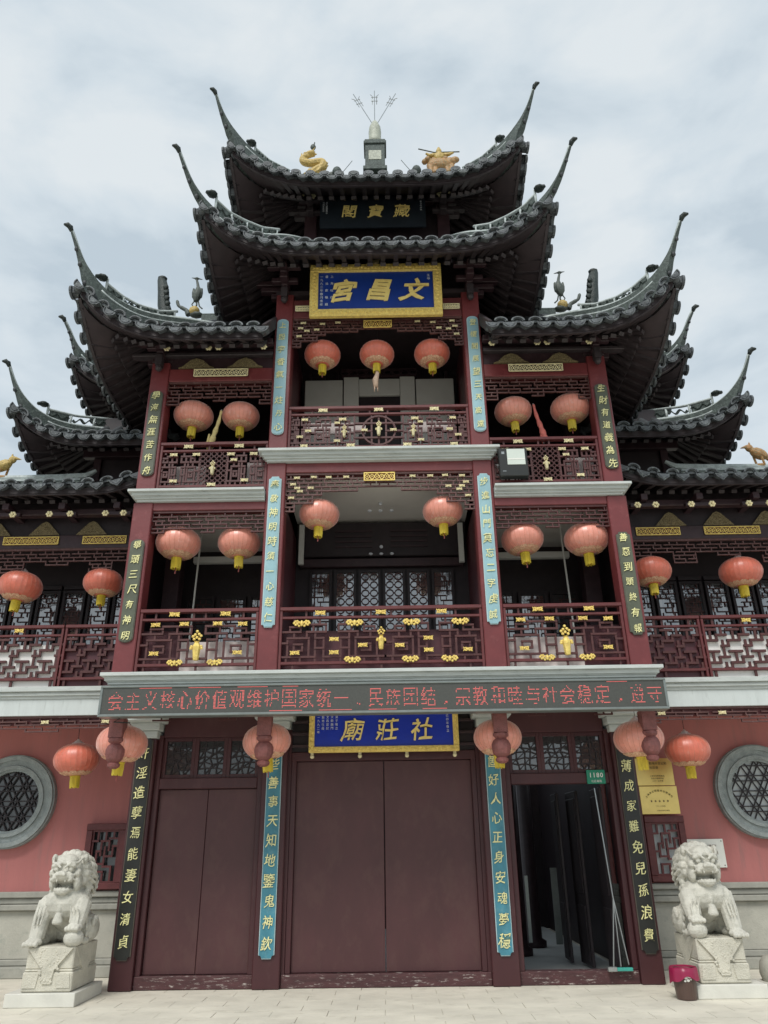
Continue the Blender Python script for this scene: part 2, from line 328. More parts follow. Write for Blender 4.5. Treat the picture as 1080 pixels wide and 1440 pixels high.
# ------------------------------------------------------------------ fretwork, ornaments
def fret(segs, x0, z0, w, h, y0, y1, bw=.026):
    mb = MB(); k = 0
    for (a, b, c, d) in segs:
        xa, xb = sorted((x0+a*w, x0+c*w)); za, zb = sorted((z0+b*h, z0+d*h)); k += 1
        hor = (xb-xa) > (zb-za); e = .0012*(k % 4)
        if hor: mb.box(xa-bw/2, xb+bw/2, y0-e, y1+e, za-bw/2, za+bw/2)
        else: mb.box(xa-bw/2, xa+bw/2, y0+.003+e, y1-.003-e, za, zb)
    return mb
HP = [(0,.6,.2,.6),(.2,.6,.2,.72),(.2,.72,.44,.72),(.44,.72,.44,.6),(.26,.6,.44,.6),(.32,.72,.32,.6),(.26,.6,.26,.52),(.14,.6,.14,.5),(.08,.5,.28,.5),
      (.08,.2,.08,.5),(.28,.5,.28,.2),(0,.42,.08,.42),(0,.2,.34,.2),(.34,.2,.34,.6),(.14,.4,.22,.4),(.14,.3,.14,.4),(.22,.3,.22,.4),(.14,.3,.22,.3),(.34,.5,.42,.5),
      (.34,.34,.42,.34),(.42,.2,.42,.5),(.07,.2,.07,.1),(.2,.2,.2,.1),(.34,.2,.34,.1),(.42,.2,.5,.2),(.42,.1,.42,.2),(.14,.83,.14,.76),(.38,.83,.38,.72),(.1,.6,.1,.68),(.1,.68,.2,.68)]
def mirror(P, a=0., b=1.):   # half pattern -> a pattern spanning a..b
    q = []
    for (u, v, s, t) in P:
        q.append((a+u*(b-a), v, a+s*(b-a), t)); q.append((b-u*(b-a), v, b-s*(b-a), t))
    return q
random.seed(3)
def orn_bow(m):
    mb = MB()
    for sx in (-1, 1):
        for k in range(5):
            a = k*pi*2/5; mb.ell((sx*.034+.014*cos(a), 0, .016*sin(a)), (.012, .010, .010), 6)
        mb.bar((sx*.012, 0, -.022), (sx*.058, 0, .024), .008, .008); mb.bar((sx*.012, 0, .022), (sx*.058, 0, -.024), .008, .008)
    mb.ell((0, -.004, 0), (.016, .014, .02), 6); return mb.mesh('gilt_ornament', m)
def orn_bat(m):
    mb = MB(); mb.ell((0, -.006, 0), (.02, .014, .034), 6)
    for sx in (-1, 1):
        for k, (x, z) in enumerate(((.03,.012),(.05,.026),(.072,.022),(.086,.004),(.05,-.006),(.03,-.026),(.068,-.014))): mb.ell((sx*x, 0, z), (.016, .011, .014), 6)
        mb.bar((0, 0, 0), (sx*.09, 0, .02), .010, .010)
    return mb.mesh('gilt_bat', m)
def orn_vase(m, k=1.):
    mb = MB(); mb.lathe([(.012*k,-.15*k),(.03*k,-.145*k),(.035*k,-.12*k),(.044*k,-.04*k),(.05*k,.0),(.034*k,.03*k),(.022*k,.045*k),(.034*k,.055*k)], 8)
    for (x, z) in ((-.03,.08),(.03,.08),(0,.1),(-.02,.13),(.022,.135),(0,.165),(-.045,.11),(.045,.115),(-.055,.0),(.055,.0),(-.06,-.02),(.06,-.02)): mb.ell((x*k, -.012, z*k), (.018*k, .012, .016*k), 6)
    return mb.mesh('gilt_vase', m)
def orn_floret(m):
    mb = MB(); mb.ell((0, -.02, 0), (.02, .02, .02), 6)
    for k in range(6): a = k*pi/3; mb.ell((.042*cos(a), -.005, .038*sin(a)), (.026, .018, .022), 6)
    return mb.mesh('gilt_floret', m)
ORN = {('bow', m): orn_bow(m) for m in ('gold', 'goldpale')}; ORN.update({('bat', m): orn_bat(m) for m in ('gold', 'goldpale')}); ORN.update({('vase', m): orn_vase(m) for m in ('gold', 'goldpale')})
ORN.update({('floret', m): orn_floret(m) for m in ('gold', 'goldpale')})
def orn(kind, m, parent, x, y, z, s=1.):
    nm = {'bow': 'gilt_ornament', 'bat': 'gilt_bat', 'vase': 'gilt_vase', 'floret': 'gilt_floret'}[kind]
    o = inst(nm, ORN[(kind, m)], parent, (x, y, z)); o.scale = (s*1.15, 1.2, s*1.2); o.rotation_euler = (0, random.uniform(-.04, .04), 0); return o
def relief(w, h, arch=0):
    mb = MB(); t = .014
    mb.box(-w/2, w/2, -.026, -.010, h/2-t, h/2); mb.box(-w/2, w/2, -.026, -.010, -h/2, -h/2+t); mb.box(-w/2, -w/2+t, -.024, -.010, -h/2, h/2); mb.box(w/2-t, w/2, -.024, -.010, -h/2, h/2)
    n = max(3, int(w/h*1.1)); pts = [(-w/2+t+(w-2*t)*i/(n*8), (h/2-t*1.4)*sin(i*2*pi/8)) for i in range(n*8+1)]
    mb.strip(pts, .011, -.022, -.010); mb.strip([(x, -z*.8) for x, z in pts], .009, -.019, -.010)
    for i in range(n*2):
        x = -w/2+t+(w-2*t)*(i+.5)/(n*2); mb.ell((x, -.016, 0), (.012, .014, .016), 6)
    return mb
def plate(name, w, h, m, parent, x, y, z):
    bx('relief_ground', 'redwood' if m == 'gold' else 'darkbeam', parent, x-w/2+.002, x+w/2-.002, y-.0095, y+.002, z-h/2+.002, z+h/2-.002)
    return relief(w, h).build(name, m, parent, loc=(x, y, z))
def railing(parent, x0, x1, z0, z1, y, segs, orns, m='fret', top='redwood', gm='gold', double=True, gap=.1, bw=.026):
    w, h = x1-x0, z1-z0
    r = MB(); r.box(x0, x1, y-.045, y+.045, z1-.045, z1); r.box(x0+.001, x1-.001, y-.028, y+.028, z0+h*.83-.016, z0+h*.83+.016); r.box(x0, x1, y-.030, y+.030, z0+h*gap-.018, z0+h*gap+.018)
    r.box(x0, x0+.035, y-.034, y+.034, z0, z1-.045); r.box(x1-.035, x1, y-.034, y+.034, z0, z1-.045)
    R = r.build('railing', top, parent, bevel=.004)
    seg = list(segs)+[(u, .85, u, .95) for u in (.13, .45, .55, .87)]+[(u, .0, u, gap-.02) for u in (.07, .5, .93)]
    fret(seg, x0, z0, w, h, y-.017, y+.017, bw).build('lattice', m, R)
    for (k, u, v, s) in orns: orn(k, gm, R, x0+u*w, y-.04, z0+v*h, s)
    return R
def valance(parent, x0, x1, ztop, y, rows, m='fret', cell=.17, hr=.058, name='valance_lattice', bw=.017):
    w = x1-x0; n = max(4, int(round(w/cell))); c = w/n; mb = MB()
    mb.box(x0, x1, y-.02, y+.02, ztop-.03, ztop)
    R = [[max(1, rows((i+.5)/n))]*1 for i in range(n)]; R = [q[0] for q in R]
    mx = max(R)
    for r in range(1, mx+1):
        z = ztop-.03-hr*r
        for i in range(n):
            if R[i] < r: continue
            xa, xb = x0+i*c, x0+(i+1)*c; off = (c*.5 if r % 2 else 0)
            if (i+r) % 3 == 0 and R[i] > r: xa += c*.3
            mb.box(xa-bw/2, xb+bw/2, y-.014-.001*(i%2), y+.014, z-bw/2, z+bw/2)
            xv = xa+off if xa+off < xb else xa
            mb.box(xv-bw/2, xv+bw/2, y-.011, y+.011, z+bw/2, z+hr-bw/2)
            if i == n-1 or R[i+1] < r or i == 0 or R[i-1] < r:
                xe = (xb if (i == n-1 or R[i+1] < r) else xa)
                mb.box(xe-bw/2, xe+bw/2, y-.010, y+.010, z+bw/2, z+hr-bw/2)
    return mb.build(name, m, parent)
def lattice_window(parent, x0, x1, z0, z1, y, kind='brick', glass='glass', frame='dark', bars='fret', name='lattice_window'):
    w, h = x1-x0, z1-z0; t = min(.05, w*.12)
    f = MB(); f.box(x0, x0+t, y-.03, y+.03, z0, z1); f.box(x1-t, x1, y-.03, y+.03, z0, z1); f.box(x0+t, x1-t, y-.028, y+.028, z0, z0+t); f.box(x0+t, x1-t, y-.028, y+.028, z1-t, z1)
    Fm = f.build(name, frame, parent, bevel=.003)
    bx('pane', glass, Fm, x0+t, x1-t, y+.012, y+.018, z0+t, z1-t)
    a, b, c, d = x0+t, x1-t, z0+t, z1-t; mb = MB(); W_, H_ = b-a, d-c; bw = .012
    if kind == 'brick':
        ny = max(4, int(H_/.075)); hh = H_/ny; nx = max(2, int(W_/.085)); cc = W_/nx; random.seed(int(abs(x0)*100)+int(z0*10))
        for j in range(ny):
            z = c+j*hh
            for i in range(nx):
                if (i+2*j) % 4 != 0: mb.box(a+i*cc, a+(i+1)*cc, y-.012, y+.004, z-bw/2, z+bw/2)
                if (i*2+j) % 3 != 0: mb.box(a+(i+.5*(j%2))*cc-bw/2, a+(i+.5*(j%2))*cc+bw/2, y-.010, y+.003, z+bw/2, z+hh-bw/2)
    elif kind == 'oval':
        ny = max(3, int(H_/.12)); hh = H_/ny
        for j in range(ny):
            for i in range(2):
                cx, cz = a+W_*(.25+.5*i), c+hh*(j+.5); n = 10
                pts = [(cx+W_*.21*cos(2*pi*k/n), cz+hh*.40*sin(2*pi*k/n)) for k in range(n+1)]; mb.strip(pts, bw, y-.012, y+.004)
            mb.box(a, a+W_*.05, y-.011, y+.003, c+hh*(j+.5)-bw/2, c+hh*(j+.5)+bw/2); mb.box(b-W_*.05, b, y-.011, y+.003, c+hh*(j+.5)-bw/2, c+hh*(j+.5)+bw/2)
            mb.box(a+W_*.45, a+W_*.55, y-.011, y+.003, c+hh*(j+.5)-bw/2, c+hh*(j+.5)+bw/2)
            for cx in (a+W_*.25, a+W_*.75): mb.box(cx-bw/2, cx+bw/2, y-.010, y+.002, c+hh*(j+.9), c+hh*(j+1.1) if j < ny-1 else d)
    elif kind == 'grid':
        for k in range(1, int(W_/.09)): mb.box(a+k*.09-bw/2, a+k*.09+bw/2, y-.011, y+.003, c, d)
        for k in range(1, int(H_/.09)): mb.box(a, b, y-.012, y+.004, c+k*.09-bw/2, c+k*.09+bw/2)
    elif kind == 'crack':
        random.seed(int((x0+9)*50)); nx = max(2, int(W_/.075)); ny = max(2, int(H_/.07)); P = {}
        for j in range(ny+1):
            for i in range(nx+1):
                P[i, j] = (a+W_*(i+(random.uniform(-.3,.3) if 0<i<nx else 0))/nx, c+H_*(j+(random.uniform(-.3,.3) if 0<j<ny else 0))/ny)
        for j in range(ny+1):
            for i in range(nx+1):
                if i < nx and 0 < j < ny: mb.strip([P[i,j], P[i+1,j]], .017, y-.012, y+.004)
                if j < ny and 0 < i < nx: mb.strip([P[i,j], P[i,j+1]], .017, y-.010, y+.002)
                if i < nx and j < ny and (i+j) % 2: mb.strip([P[i,j], P[i+1,j+1]], bw, y-.008, y+.001)
    mb.build('lattice', bars, Fm); return Fm

# ------------------------------------------------------------------ roofs
def tile_meshes():
    mb = MB(); n = 8; r1, r0 = .098, .070
    for (ra, rb, y0, y1) in ((r0, r1, -.06, .10), (r1-.012, r1+.014, -.075, -.06)):
        vs = []
        for y in (y0, y1):
            for r in (ra, rb): vs += [(r*cos(pi*k/n), y, r*sin(pi*k/n)*.82+.01) for k in range(n+1)]
        m_ = n+1; fs = []
        for k in range(n):
            fs += [(k, k+1, m_+k+1, m_+k), (2*m_+k, 3*m_+k, 3*m_+k+1, 2*m_+k+1), (m_+k, m_+k+1, 3*m_+k+1, 3*m_+k), (k, 2*m_+k, 2*m_+k+1, k+1)]
        fs += [(0, m_, 3*m_, 2*m_), (n, 2*m_+n, 3*m_+n, m_+n)]; mb.add(vs, fs)
    mb.prism_y([(r0*cos(pi*k/n), r0*.7*sin(pi*k/n)) for k in range(n+1)], -.035, -.02)
    eave = mb.mesh('eave_tile', 'tiled')
    def drip(poly, name):
        mb = MB(); mb.prism_y(poly, -.055, -.035)
        inner = [(x*.66, (z+.02)*.66-.022) for x, z in poly]; mb.prism_y(inner, -.066, -.05)
        rim = poly[1:]+[poly[0]]
        mb.strip(poly[:-1], .017, -.070, -.036)
        mb.add([(-.1, -.05, .02), (0, -.05, -.045), (.1, -.05, .02), (-.1, .12, .03), (0, .12, -.03), (.1, .12, .03), (0, -.05, -.065), (0, .12, -.05)],
               [(0, 1, 4, 3), (1, 2, 5, 4), (0, 3, 7, 6), (2, 6, 7, 5), (0, 6, 1), (1, 6, 2)])
        return mb.mesh(name, 'tiled')
    U = [(-.104, .028)]+[(.104*cos(pi+pi*k/8), .018+.108*sin(pi+pi*k/8)) for k in range(9)]+[(.104, .028)]
    V = [(-.108, .03), (-.098, -.02), (-.06, -.058), (-.03, -.078), (0, -.115), (.03, -.078), (.06, -.058), (.098, -.02), (.108, .03)]
    D = [(.098*cos(2*pi*k/12), .01+.082*sin(2*pi*k/12)) for k in range(12)]
    mb = MB(); mb.prism_y(D, -.085, -.05); mb.prism_y([(x*.6, z*.6+.004) for x, z in D], -.096, -.08)
    vs = [(.092*cos(pi*k/8), y, .09*sin(pi*k/8)) for y in (-.05, .1) for k in range(9)]
    mb.add(vs, [(k, k+1, k+10, k+9) for k in range(8)]); disc = mb.mesh('eave_tile', 'tiled')
    return eave, drip(U, 'drip_tile'), drip(V, 'drip_tile'), disc
TE, TU, TV, TD = tile_meshes()
UB = MB().box(-.5, .5, 0, 1, -.5, .5).mesh('rafter', 'rafter')
def lerp_path(P, d):
    if d <= P[0][0]: return P[0][1]
    for (a, za), (b, zb) in zip(P, P[1:]):
        if d <= b: return za+(zb-za)*(d-a)/(b-a)
    return P[-1][1]
def roof(parent, xl, xr, hipl, hipr, yi, D, zE, drop, rise, dmin, side, rail, ptop, name='roof', pitch=.23, Lc=.85, style='arc', pend='U', slope=.85, rafters=True, upend=0, pw=3.6):
    push = .07
    def C(a): return max(0., min(1.3, (a+Lc)/(D+Lc)))**pw
    def H(d, a):
        if d < 0: return zE+drop+(-d)*slope
        gq = d/D; return zE+drop*(1-gq)**1.25+rise*gq**1.5*C(a)
    def Hx(d, x):
        a = -9
        if hipl: a = max(a, xl-x)
        if hipr: a = max(a, x-xr)
        z = H(d, a)
        if upend:
            e = (xr-x) if upend > 0 else (x-xl)
            z += .16*max(0, 1-e/.7)**2*max(0, d/D)
        return z
    # front slope and side slopes as sheets with thickness
    def sheet(top, off, mname, nm, par):
        mb = MB()
        def patch(fn, us, vs_):
            P = [[fn(u, v) for v in vs_] for u in us]; o = []; 
            for row in P: o += row
            nv = len(vs_); mb.add(o, [(i*nv+j, (i+1)*nv+j, (i+1)*nv+j+1, i*nv+j+1) for i in range(len(us)-1) for j in range(nv-1)])
        nx = 40; dd = [dmin+(0-dmin)*k/3 for k in range(3)]+[D*k/8 for k in range(9)]
        def ff(u, d):
            a0 = xl-(max(0, d) if hipl else 0); a1 = xr+(max(0, d) if hipr else 0); x = a0+(a1-a0)*u
            return (x, yi-d-push*max(0, d/D)*C(max(xl-x if hipl else -9, x-xr if hipr else -9)), Hx(d, x)+off)
        patch(ff, [k/nx for k in range(nx+1)], dd)
        for hip, s, xc in ((hipl, -1, xl), (hipr, 1, xr)):
            if not hip: continue
            def fs_(u, d):
                d = max(0, d); y = yi-d+(side+d)*u; a = yi-y
                return (xc+s*(d+push*d/D*C(a)), y, H(d, a)+off)
            patch(fs_, [k/24 for k in range(25)], [D*k/8 for k in range(9)])
        return mb.build(nm, mname, par, smooth=True)
    R = sheet(True, 0, 'tile', name, parent)
    sheet(False, -.09, 'soffit', 'soffit', R)
    # fascia between the two, plus gable ends
    fb = MB()
    def epos(s, t):        # eave point: s=0 front (t=x), s=-1/+1 sides (t=y)
        if s == 0:
            a = max(xl-t if hipl else -9, t-xr if hipr else -9); return Vector((t, yi-D-push*C(a), Hx(D, t)))
        a = yi-t; xc = xl if s < 0 else xr; return Vector((xc+s*(D+push*C(a)), t, H(D, a)))
    runs = [(0, xl-(D if hipl else 0), xr+(D if hipr else 0))]
    if hipl: runs.append((-1, yi-D, yi+side))
    if hipr: runs.append((1, yi-D, yi+side))
    for s, t0, t1 in runs:
        n = 36; P = [epos(s, t0+(t1-t0)*k/n) for k in range(n+1)]
        inw = Vector((0, 1, 0)) if s == 0 else Vector((-s, 0, 0))
        for A, B in zip(P, P[1:]):
            q = [A+Vector((0,0,-.005)), B+Vector((0,0,-.005)), B+Vector((0,0,-.11)), A+Vector((0,0,-.11))]
            fb.add([v+inw*.012 for v in q]+[v+inw*.05 for v in q], [(0,1,2,3),(7,6,5,4),(0,4,5,1),(2,6,7,3)])
    fb.build('fascia', 'rafter', R)
    # tile rows on the slopes (seen edge-on), one real barrel each, joined
    rows = MB()
    for s, t0, t1 in runs:
        n = int((t1-t0)/pitch); st = (t1-t0)/n
        for k in range(n):
            t = t0+(k+.5)*st; dd = [D, D*.75, D*.5, D*.25, 0]+([dmin*.5, dmin] if s == 0 else [])
            a = (max(xl-t if hipl else -9, t-xr if hipr else -9) if s == 0 else yi-t)
            lo = max(a, 0 if s else dmin) if a > 0 else (0 if s else dmin); pts = []
            for d in dd:
                if d < lo: d = lo
                if s == 0: p = Vector((t, yi-d-push*max(0,d/D)*C(a), Hx(d, t)+.03))
                else: p = Vector(((xl if s<0 else xr)+s*(d+push*d/D*C(a)), t, H(d, a)+.03))
                if not pts or (p-pts[-1]).length > .02: pts.append(p)
            if len(pts) > 1: rows.tube(pts, .062, 6)
    tag(rows.build('tile_rows', 'tile', R, smooth=True), kind='stuff')
    # eave tiles and drip tiles one by one
    for s, t0, t1 in runs:
        n = int((t1-t0)/pitch); st = (t1-t0)/n
        for k in range(2*n+1):
            t = t0+k*st/2; e = 1e-2
            A, B = epos(s, max(t0, t-e)), epos(s, min(t1, t+e)); c = epos(s, t)
            tx = (B-A).normalized(); inw = Vector((0, 1, 0)) if s == 0 else Vector((-s, 0, 0))
            if s == 1: pass
            if s == 1: tx = tx      # +y along the right side
            if s == -1: tx = -tx
            up_ = tx.cross(inw); up_.normalize()
            if up_.z < 0: up_ = -up_; 
            inw2 = up_.cross(tx).normalized()
            if inw2.dot(inw) < 0: inw2 = -inw2; tx = -tx
            zz = .0; 
            Mx = Matrix((tx, inw2, up_)).transposed().to_4x4()
            cover = k % 2 == 1
            Mx = Mx @ Matrix.Rotation(random.uniform(-.06, .06), 4, 'Y') @ Matrix.Rotation(random.uniform(-.05, .05), 4, 'X') @ Matrix.Diagonal((random.uniform(.84, .93), 1, random.uniform(.72, .82), 1))
            Mx.translation = c+up_*(.035 if cover else .0)-inw2*(.03 if cover else .045)
            if cover: o = inst('eave_tile', TE if style == 'arc' else TD, R, mw=Mx)
            else: o = inst('drip_tile', TV if pend == 'V' else TU, R, mw=Mx)
    if rafters:
        for s, t0, t1 in runs:
            n = int((t1-t0)/.19); st = (t1-t0)/n
            for k in range(n):
                t = t0+(k+.5)*st; c = epos(s, t)
                a = (max(xl-t if hipl else -9, t-xr if hipr else -9) if s == 0 else yi-t)
                if s == 0: foot = Vector((min(max(t, xl if hipl else -99), xr if hipr else 99), yi, 0))
                else: foot = Vector(((xl if s<0 else xr), max(t, yi), 0))
                foot.z = H(0, -9)-.17+(.0)
                inw = (foot-c); inw.z = 0; head = c+inw.normalized()*.03; head.z = c.z-.10
                mid = foot.lerp(head, .5); mid.z = H(D*.5, a*.5 if a > 0 else -9)-.175
                for (P, Q, w_, dz) in ((foot, mid+(head-foot)*.12, .085, -.03), (mid-(head-foot)*.05, head, .07, .015)):
                    v = Q-P; L_ = v.length; yv = v.normalized(); xv = yv.cross(Vector((0,0,1))).normalized(); zv = xv.cross(yv)
                    Mx = Matrix((xv*w_, yv*L_, zv*.055)).transposed().to_4x4(); Mx.translation = P+Vector((0,0,dz))
                    inst('rafter', UB, R, mw=Mx)
    # hip ridges that sweep up into horns
    for hip, s, xc in ((hipl, -1, xl), (hipr, 1, xr)):
        if not hip: continue
        def W3(d, z, o=0.): return Vector((xc+s*(d+o*.7071), yi-d+o*.7071, z))
        d0 = rail[0][0]; d1 = rail[-1][0]; zc = H(D, D); zr = lerp_path(rail, D)
        def ribbon(P, th, nm, m_):      # P: list of (d, zbot, ztop, halfthickness)
            mb = MB(); vs = []
            for (d, zb, zt, h_) in P: vs += [W3(d, zb, -h_), W3(d, zb, h_), W3(d, zt, h_), W3(d, zt, -h_)]
            fs = [(0,1,2,3), tuple(4*(len(P)-1)+i for i in (3,2,1,0))]
            for i in range(len(P)-1):
                for k in range(4): fs.append((4*i+k, 4*(i+1)+k, 4*(i+1)+(k+1)%4, 4*i+(k+1)%4))
            mb.add(vs, fs); return mb.build(nm, m_, R)
        # dense resample of the rail curve (smooth)
        ds = [r_[0] for r_ in rail]; zs = [r_[1] for r_ in rail]; T = np.cumsum([0]+[math.hypot(ds[i+1]-ds[i], zs[i+1]-zs[i]) for i in range(len(ds)-1)])
        tt = np.linspace(0, T[-1], 40); dsm = np.interp(tt, T, ds); zsm = np.interp(tt, T, zs)
        for _ in range(14):
            dsm[1:-1] = (dsm[:-2]+dsm[1:-1]*2+dsm[2:])/4; zsm[1:-1] = (zsm[:-2]+zsm[1:-1]*2+zsm[2:])/4
        P = []; i0 = None
        for i, (d, z) in enumerate(zip(dsm, zsm)):
            if d < D*.99: P.append((d, min(H(d, d)-.03, z-.05), z-.03, .075)); i0 = i
            else:
                f_ = (i-i0)/(39-i0); base = zr-zc+.02
                P.append((d, z-.03-(base*.75*(1-f_)**3.4*(.9 if i % 2 else 1.06)+.024), z-.03, .06*(1-f_)+.020))
        ribbon(P, 0, 'hip_ridge', 'ridge')
        tr = MB(); tr.tube([W3(d, z) for d, z in zip(dsm, zsm)], [.046*(1-.5*i/39) for i in range(40)], 6); tr.build('ridge_trim', 'trim', R, smooth=True)
        t2 = MB(); t2.tube([W3(d, z-.12, -.06) for d, z in list(zip(dsm, zsm))[:26]], .022, 5)
        t2.tube([W3(d, z-.12, .06) for d, z in list(zip(dsm, zsm))[:26]], .022, 5); t2.build('ridge_trim', 'trim', R, smooth=True)
        tip = MB(); q = W3(dsm[-1], zsm[-1]); tip.tube([q+Vector((0,0,-.03)), q+Vector((s*.02,-.02,.03)), q+Vector((s*.05,-.05,.045)), q+Vector((s*.085,-.085,.02))], [.028,.042,.040,.016], 8); tip.build('horn_tip', 'dragonfin', R, smooth=True)
        q = W3(D+.05, zc+.01); cb_ = MB(); cb_.ell(q, (.075, .075, .07), 8); cb_.ell(W3(D-.03, zc-.06), (.08, .08, .06), 8); cb_.build('corner_tile', 'tiled', R, smooth=True)
        # stepped tongues under the horn
        st_ = MB()
        for i in range(6):
            k = i0+1+i*3
            if k > 36: break
            d, z = dsm[k], P[k][1]; st_.ell(W3(d, z-.005), (.045-.005*i, .045-.005*i, .05-.004*i), 6)
        st_.build('horn_tongue', 'tile', R, smooth=True)
        if ptop:
            a, b = ptop[0][0], ptop[-1][0]; n = 4; pr_ = MB()
            cur = [(a+(b-a)*k/16) for k in range(17)]
            pr_.tube([W3(d, lerp_path(ptop, d)) for d in cur], .024, 6)
            for k in range(n+1):
                d = a+(b-a)*(.04+.96*k/n); pr_.tube([W3(d, np.interp(d, dsm, zsm)-.02), W3(d, lerp_path(ptop, d)+(.09 if k == n else 0))], .021, 5)
            pr_.build('ridge_fence', 'trim', R, smooth=True)
            for k in range(n):
                da, db = a+(b-a)*(.06+.96*k/n), a+(b-a)*(.02+.96*(k+1)/n)
                mb = MB(); za = lambda d: float(np.interp(d, dsm, zsm)); zb = lambda d: lerp_path(ptop, d)
                if k != 2:
                    vs = []
                    for (d, z) in ((da, za(da)), (db, za(db)), (db, zb(db)), (da, zb(da))): vs += [W3(d, z, -.008), W3(d, z, .008)]
                    mb.add(vs, [(0,2,4,6),(7,5,3,1),(0,1,3,2),(2,3,5,4),(4,5,7,6),(6,7,1,0)])
                for o_ in (-.02, .02):
                    pts = [W3(da+(db-da)*j/14, (za(da+(db-da)*j/14)+zb(da+(db-da)*j/14))/2+.035*sin(j*2*pi/7), o_) for j in range(15)]; mb.tube(pts, .013, 4)
                mb.build('ridge_panel', 'ridge', R)
            kb = MB(); q = W3(b, lerp_path(ptop, b)+.05, 0); kb.ell(q+Vector((s*.055, -.055, .015)), (.085, .085, .042), 8, Matrix.Rotation(-s*.9 if False else 0, 3, 'Z')); kb.ell(q+Vector((s*.11, -.11, -.005)), (.04, .04, .03), 6)
            kb.build('ridge_knob', 'dragonfin', R, smooth=True)
    return R

# ------------------------------------------------------------------ the gatehouse
TG = thing('temple_gatehouse', 'three-storey red temple gatehouse with tiers of upswept grey tiled roofs behind its lanterns and plaques', 'temple')
F = -1.27; XO, XI = 3.295, 1.46
for s in (-1, 1):
    bx('column', 'red', TG, s*XO-.135, s*XO+.135, F, F+.27, 3.60, 6.02, .012); bx('column', 'red', TG, s*XO-.135, s*XO+.135, F, F+.27, 6.17, 8.36, .012)
    bx('column', 'red', TG, s*XI-.134, s*XI+.134, F, F+.27, 3.60, 6.61, .012); bx('column', 'red', TG, s*XI-.134, s*XI+.134, F, F+.27, 6.77, 9.62, .012)
    # ground-floor columns (set back) and the carved posts that hang in front of them
    bx('ground_column', 'maroon', TG, s*3.283-.145, s*3.283+.145, 0, .29, 0, 3.1, .012); bx('ground_column', 'maroon', TG, s*1.486-.172, s*1.486+.172, 0, .29, 0, 3.1, .012)
    for x in (3.283, 1.486):
        c = MB(); c.box(s*x-.2, s*x+.2, -.12, .25, 3.1, 3.2); c.box(s*x-.16, s*x+.16, -.05, .2, 3.0, 3.1); c.box(s*x-.26, s*x+.26, -.3, .25, 3.2, 3.34); c.build('capital', 'stone', TG, bevel=.01)
    for x in (XO, XI):
        h = MB(); h.box(s*x-.085, s*x+.085, F+.04, F+.21, 2.86, 3.10); h.lathe([(.04,-.02),(.072,0),(.08,.03),(.06,.05),(.10,.09),(.115,.15),(.115,.20),(.095,.245),(.07,.27),(.10,.30),(.10,.33),(.075,.345)], 12, (s*x, F+.125, 2.52), 8, .06)
        h.build('hanging_post', 'violet', TG)
    for z0, z1 in ((3.6, 6.5), (6.2, 9.2)):
        bx('inner_column', 'darkbeam', TG, s*3.16-.12, s*3.16+.12, -.05, .2, z0, min(z1, 8.9), .01)
    for z0, z1 in ((3.62, 6.5), (6.2, 9.4)):
        bx('partition', 'plum', TG, s*1.42-.03, s*1.42+.03, -.98, .7, z0, z1)
# cornices with stepped mouldings and floor slabs
def cornice(name, x0, x1, y, z0, z1, rl=1, rr=1, m='stone', yb=.6, prof=((0, .2, .0), (.2, .36, .03), (.36, .44, .045), (.44, .74, .065), (.74, 1., .11))):
    mb = MB(); h = z1-z0
    for (a, b, o) in prof: mb.box(x0-(o if rl else 0), x1+(o if rr else 0), y-o, yb-.0002*a*10, z0+a*h, z0+b*h)
    return mb.build(name, m, TG, bevel=.004)
cornice('cornice', -3.36, 3.36, -1.42, 3.43, 3.60)
bx('floor_slab', 'soffwhite', TG, -3.3, 3.3, -1.30, .7, 3.33, 3.43)
for s in (-1, 1):
    a, b = sorted((s*1.6, s*3.38)); cornice('cornice', a, b, -1.30, 6.02, 6.17, s < 0, s > 0, yb=-.9)
    bx('ceiling', 'soffwhite', TG, s*1.46, s*3.4, -.9, .75, 6.03, 6.15)
    bx('beam', 'red', TG, s*1.594, s*3.16, F+.02, F+.2, 5.90, 6.02, .008)
    bx('beam', 'red', TG, s*1.594, s*3.16, F+.02, F+.2, 8.03, 8.25, .008)
    valance(TG, *sorted((s*1.6, s*3.155)), 5.90, F+.06, lambda u: 5 if u < .12 or u > .88 or abs(u-.5) < .1 else (4 if abs(u-.5) < .3 else 4), 'fret', .17)
    valance(TG, *sorted((s*1.6, s*3.155)), 8.03, F+.06, lambda u: 6 if u < .12 or u > .88 else (5 if abs(u-.5) < .1 else 4), 'fretpale', .17, .06)
    plate('gilt_relief', .82, .13, 'goldpale', TG, s*2.37, F-.0, 8.15)
    for xx in (2.02, 2.76):
        g_ = MB(); g_.prism_y([(-.27, 0), (-.2, .03), (-.1, .13), (0, .17), (.1, .13), (.2, .03), (.27, 0)], -.02, .02)
        for i in range(26): 
            u = random.uniform(-.17, .17); g_.ell((u, -.02, random.uniform(.01, .15*(1-abs(u)/.22))), (.014, .01, .012), 5)
        g_.build('gilt_gable', 'golddark', TG, loc=(s*xx, F+.02, 8.26))
    bx('frieze', 'darkbeam', TG, s*1.6, s*3.4, F+.06, F+.2, 8.25, 8.62, .006)
    bx('purlin', 'darkbeam', TG, s*1.6, s*3.75, F-.12, F-.02, 8.60, 8.70, .01); bx('purlin', 'rafter', TG, s*1.6, s*3.75, F-.03, F+.1, 8.46, 8.52, .01)
    for xx in (1.72, 2.40, 2.55, 3.18):
        orn('floret', 'goldpale', TG, s*xx, F-.16, 8.50, .7)
cornice('cornice', -1.60, 1.60, -1.32, 6.61, 6.77, yb=-.9)
bx('ceiling', 'soffwhite', TG, -1.6, 1.6, -.9, .72, 6.50, 6.62); bx('floor_slab', 'soffwhite', TG, -3.3, 3.3, .72, .95, 6.5, 6.6)
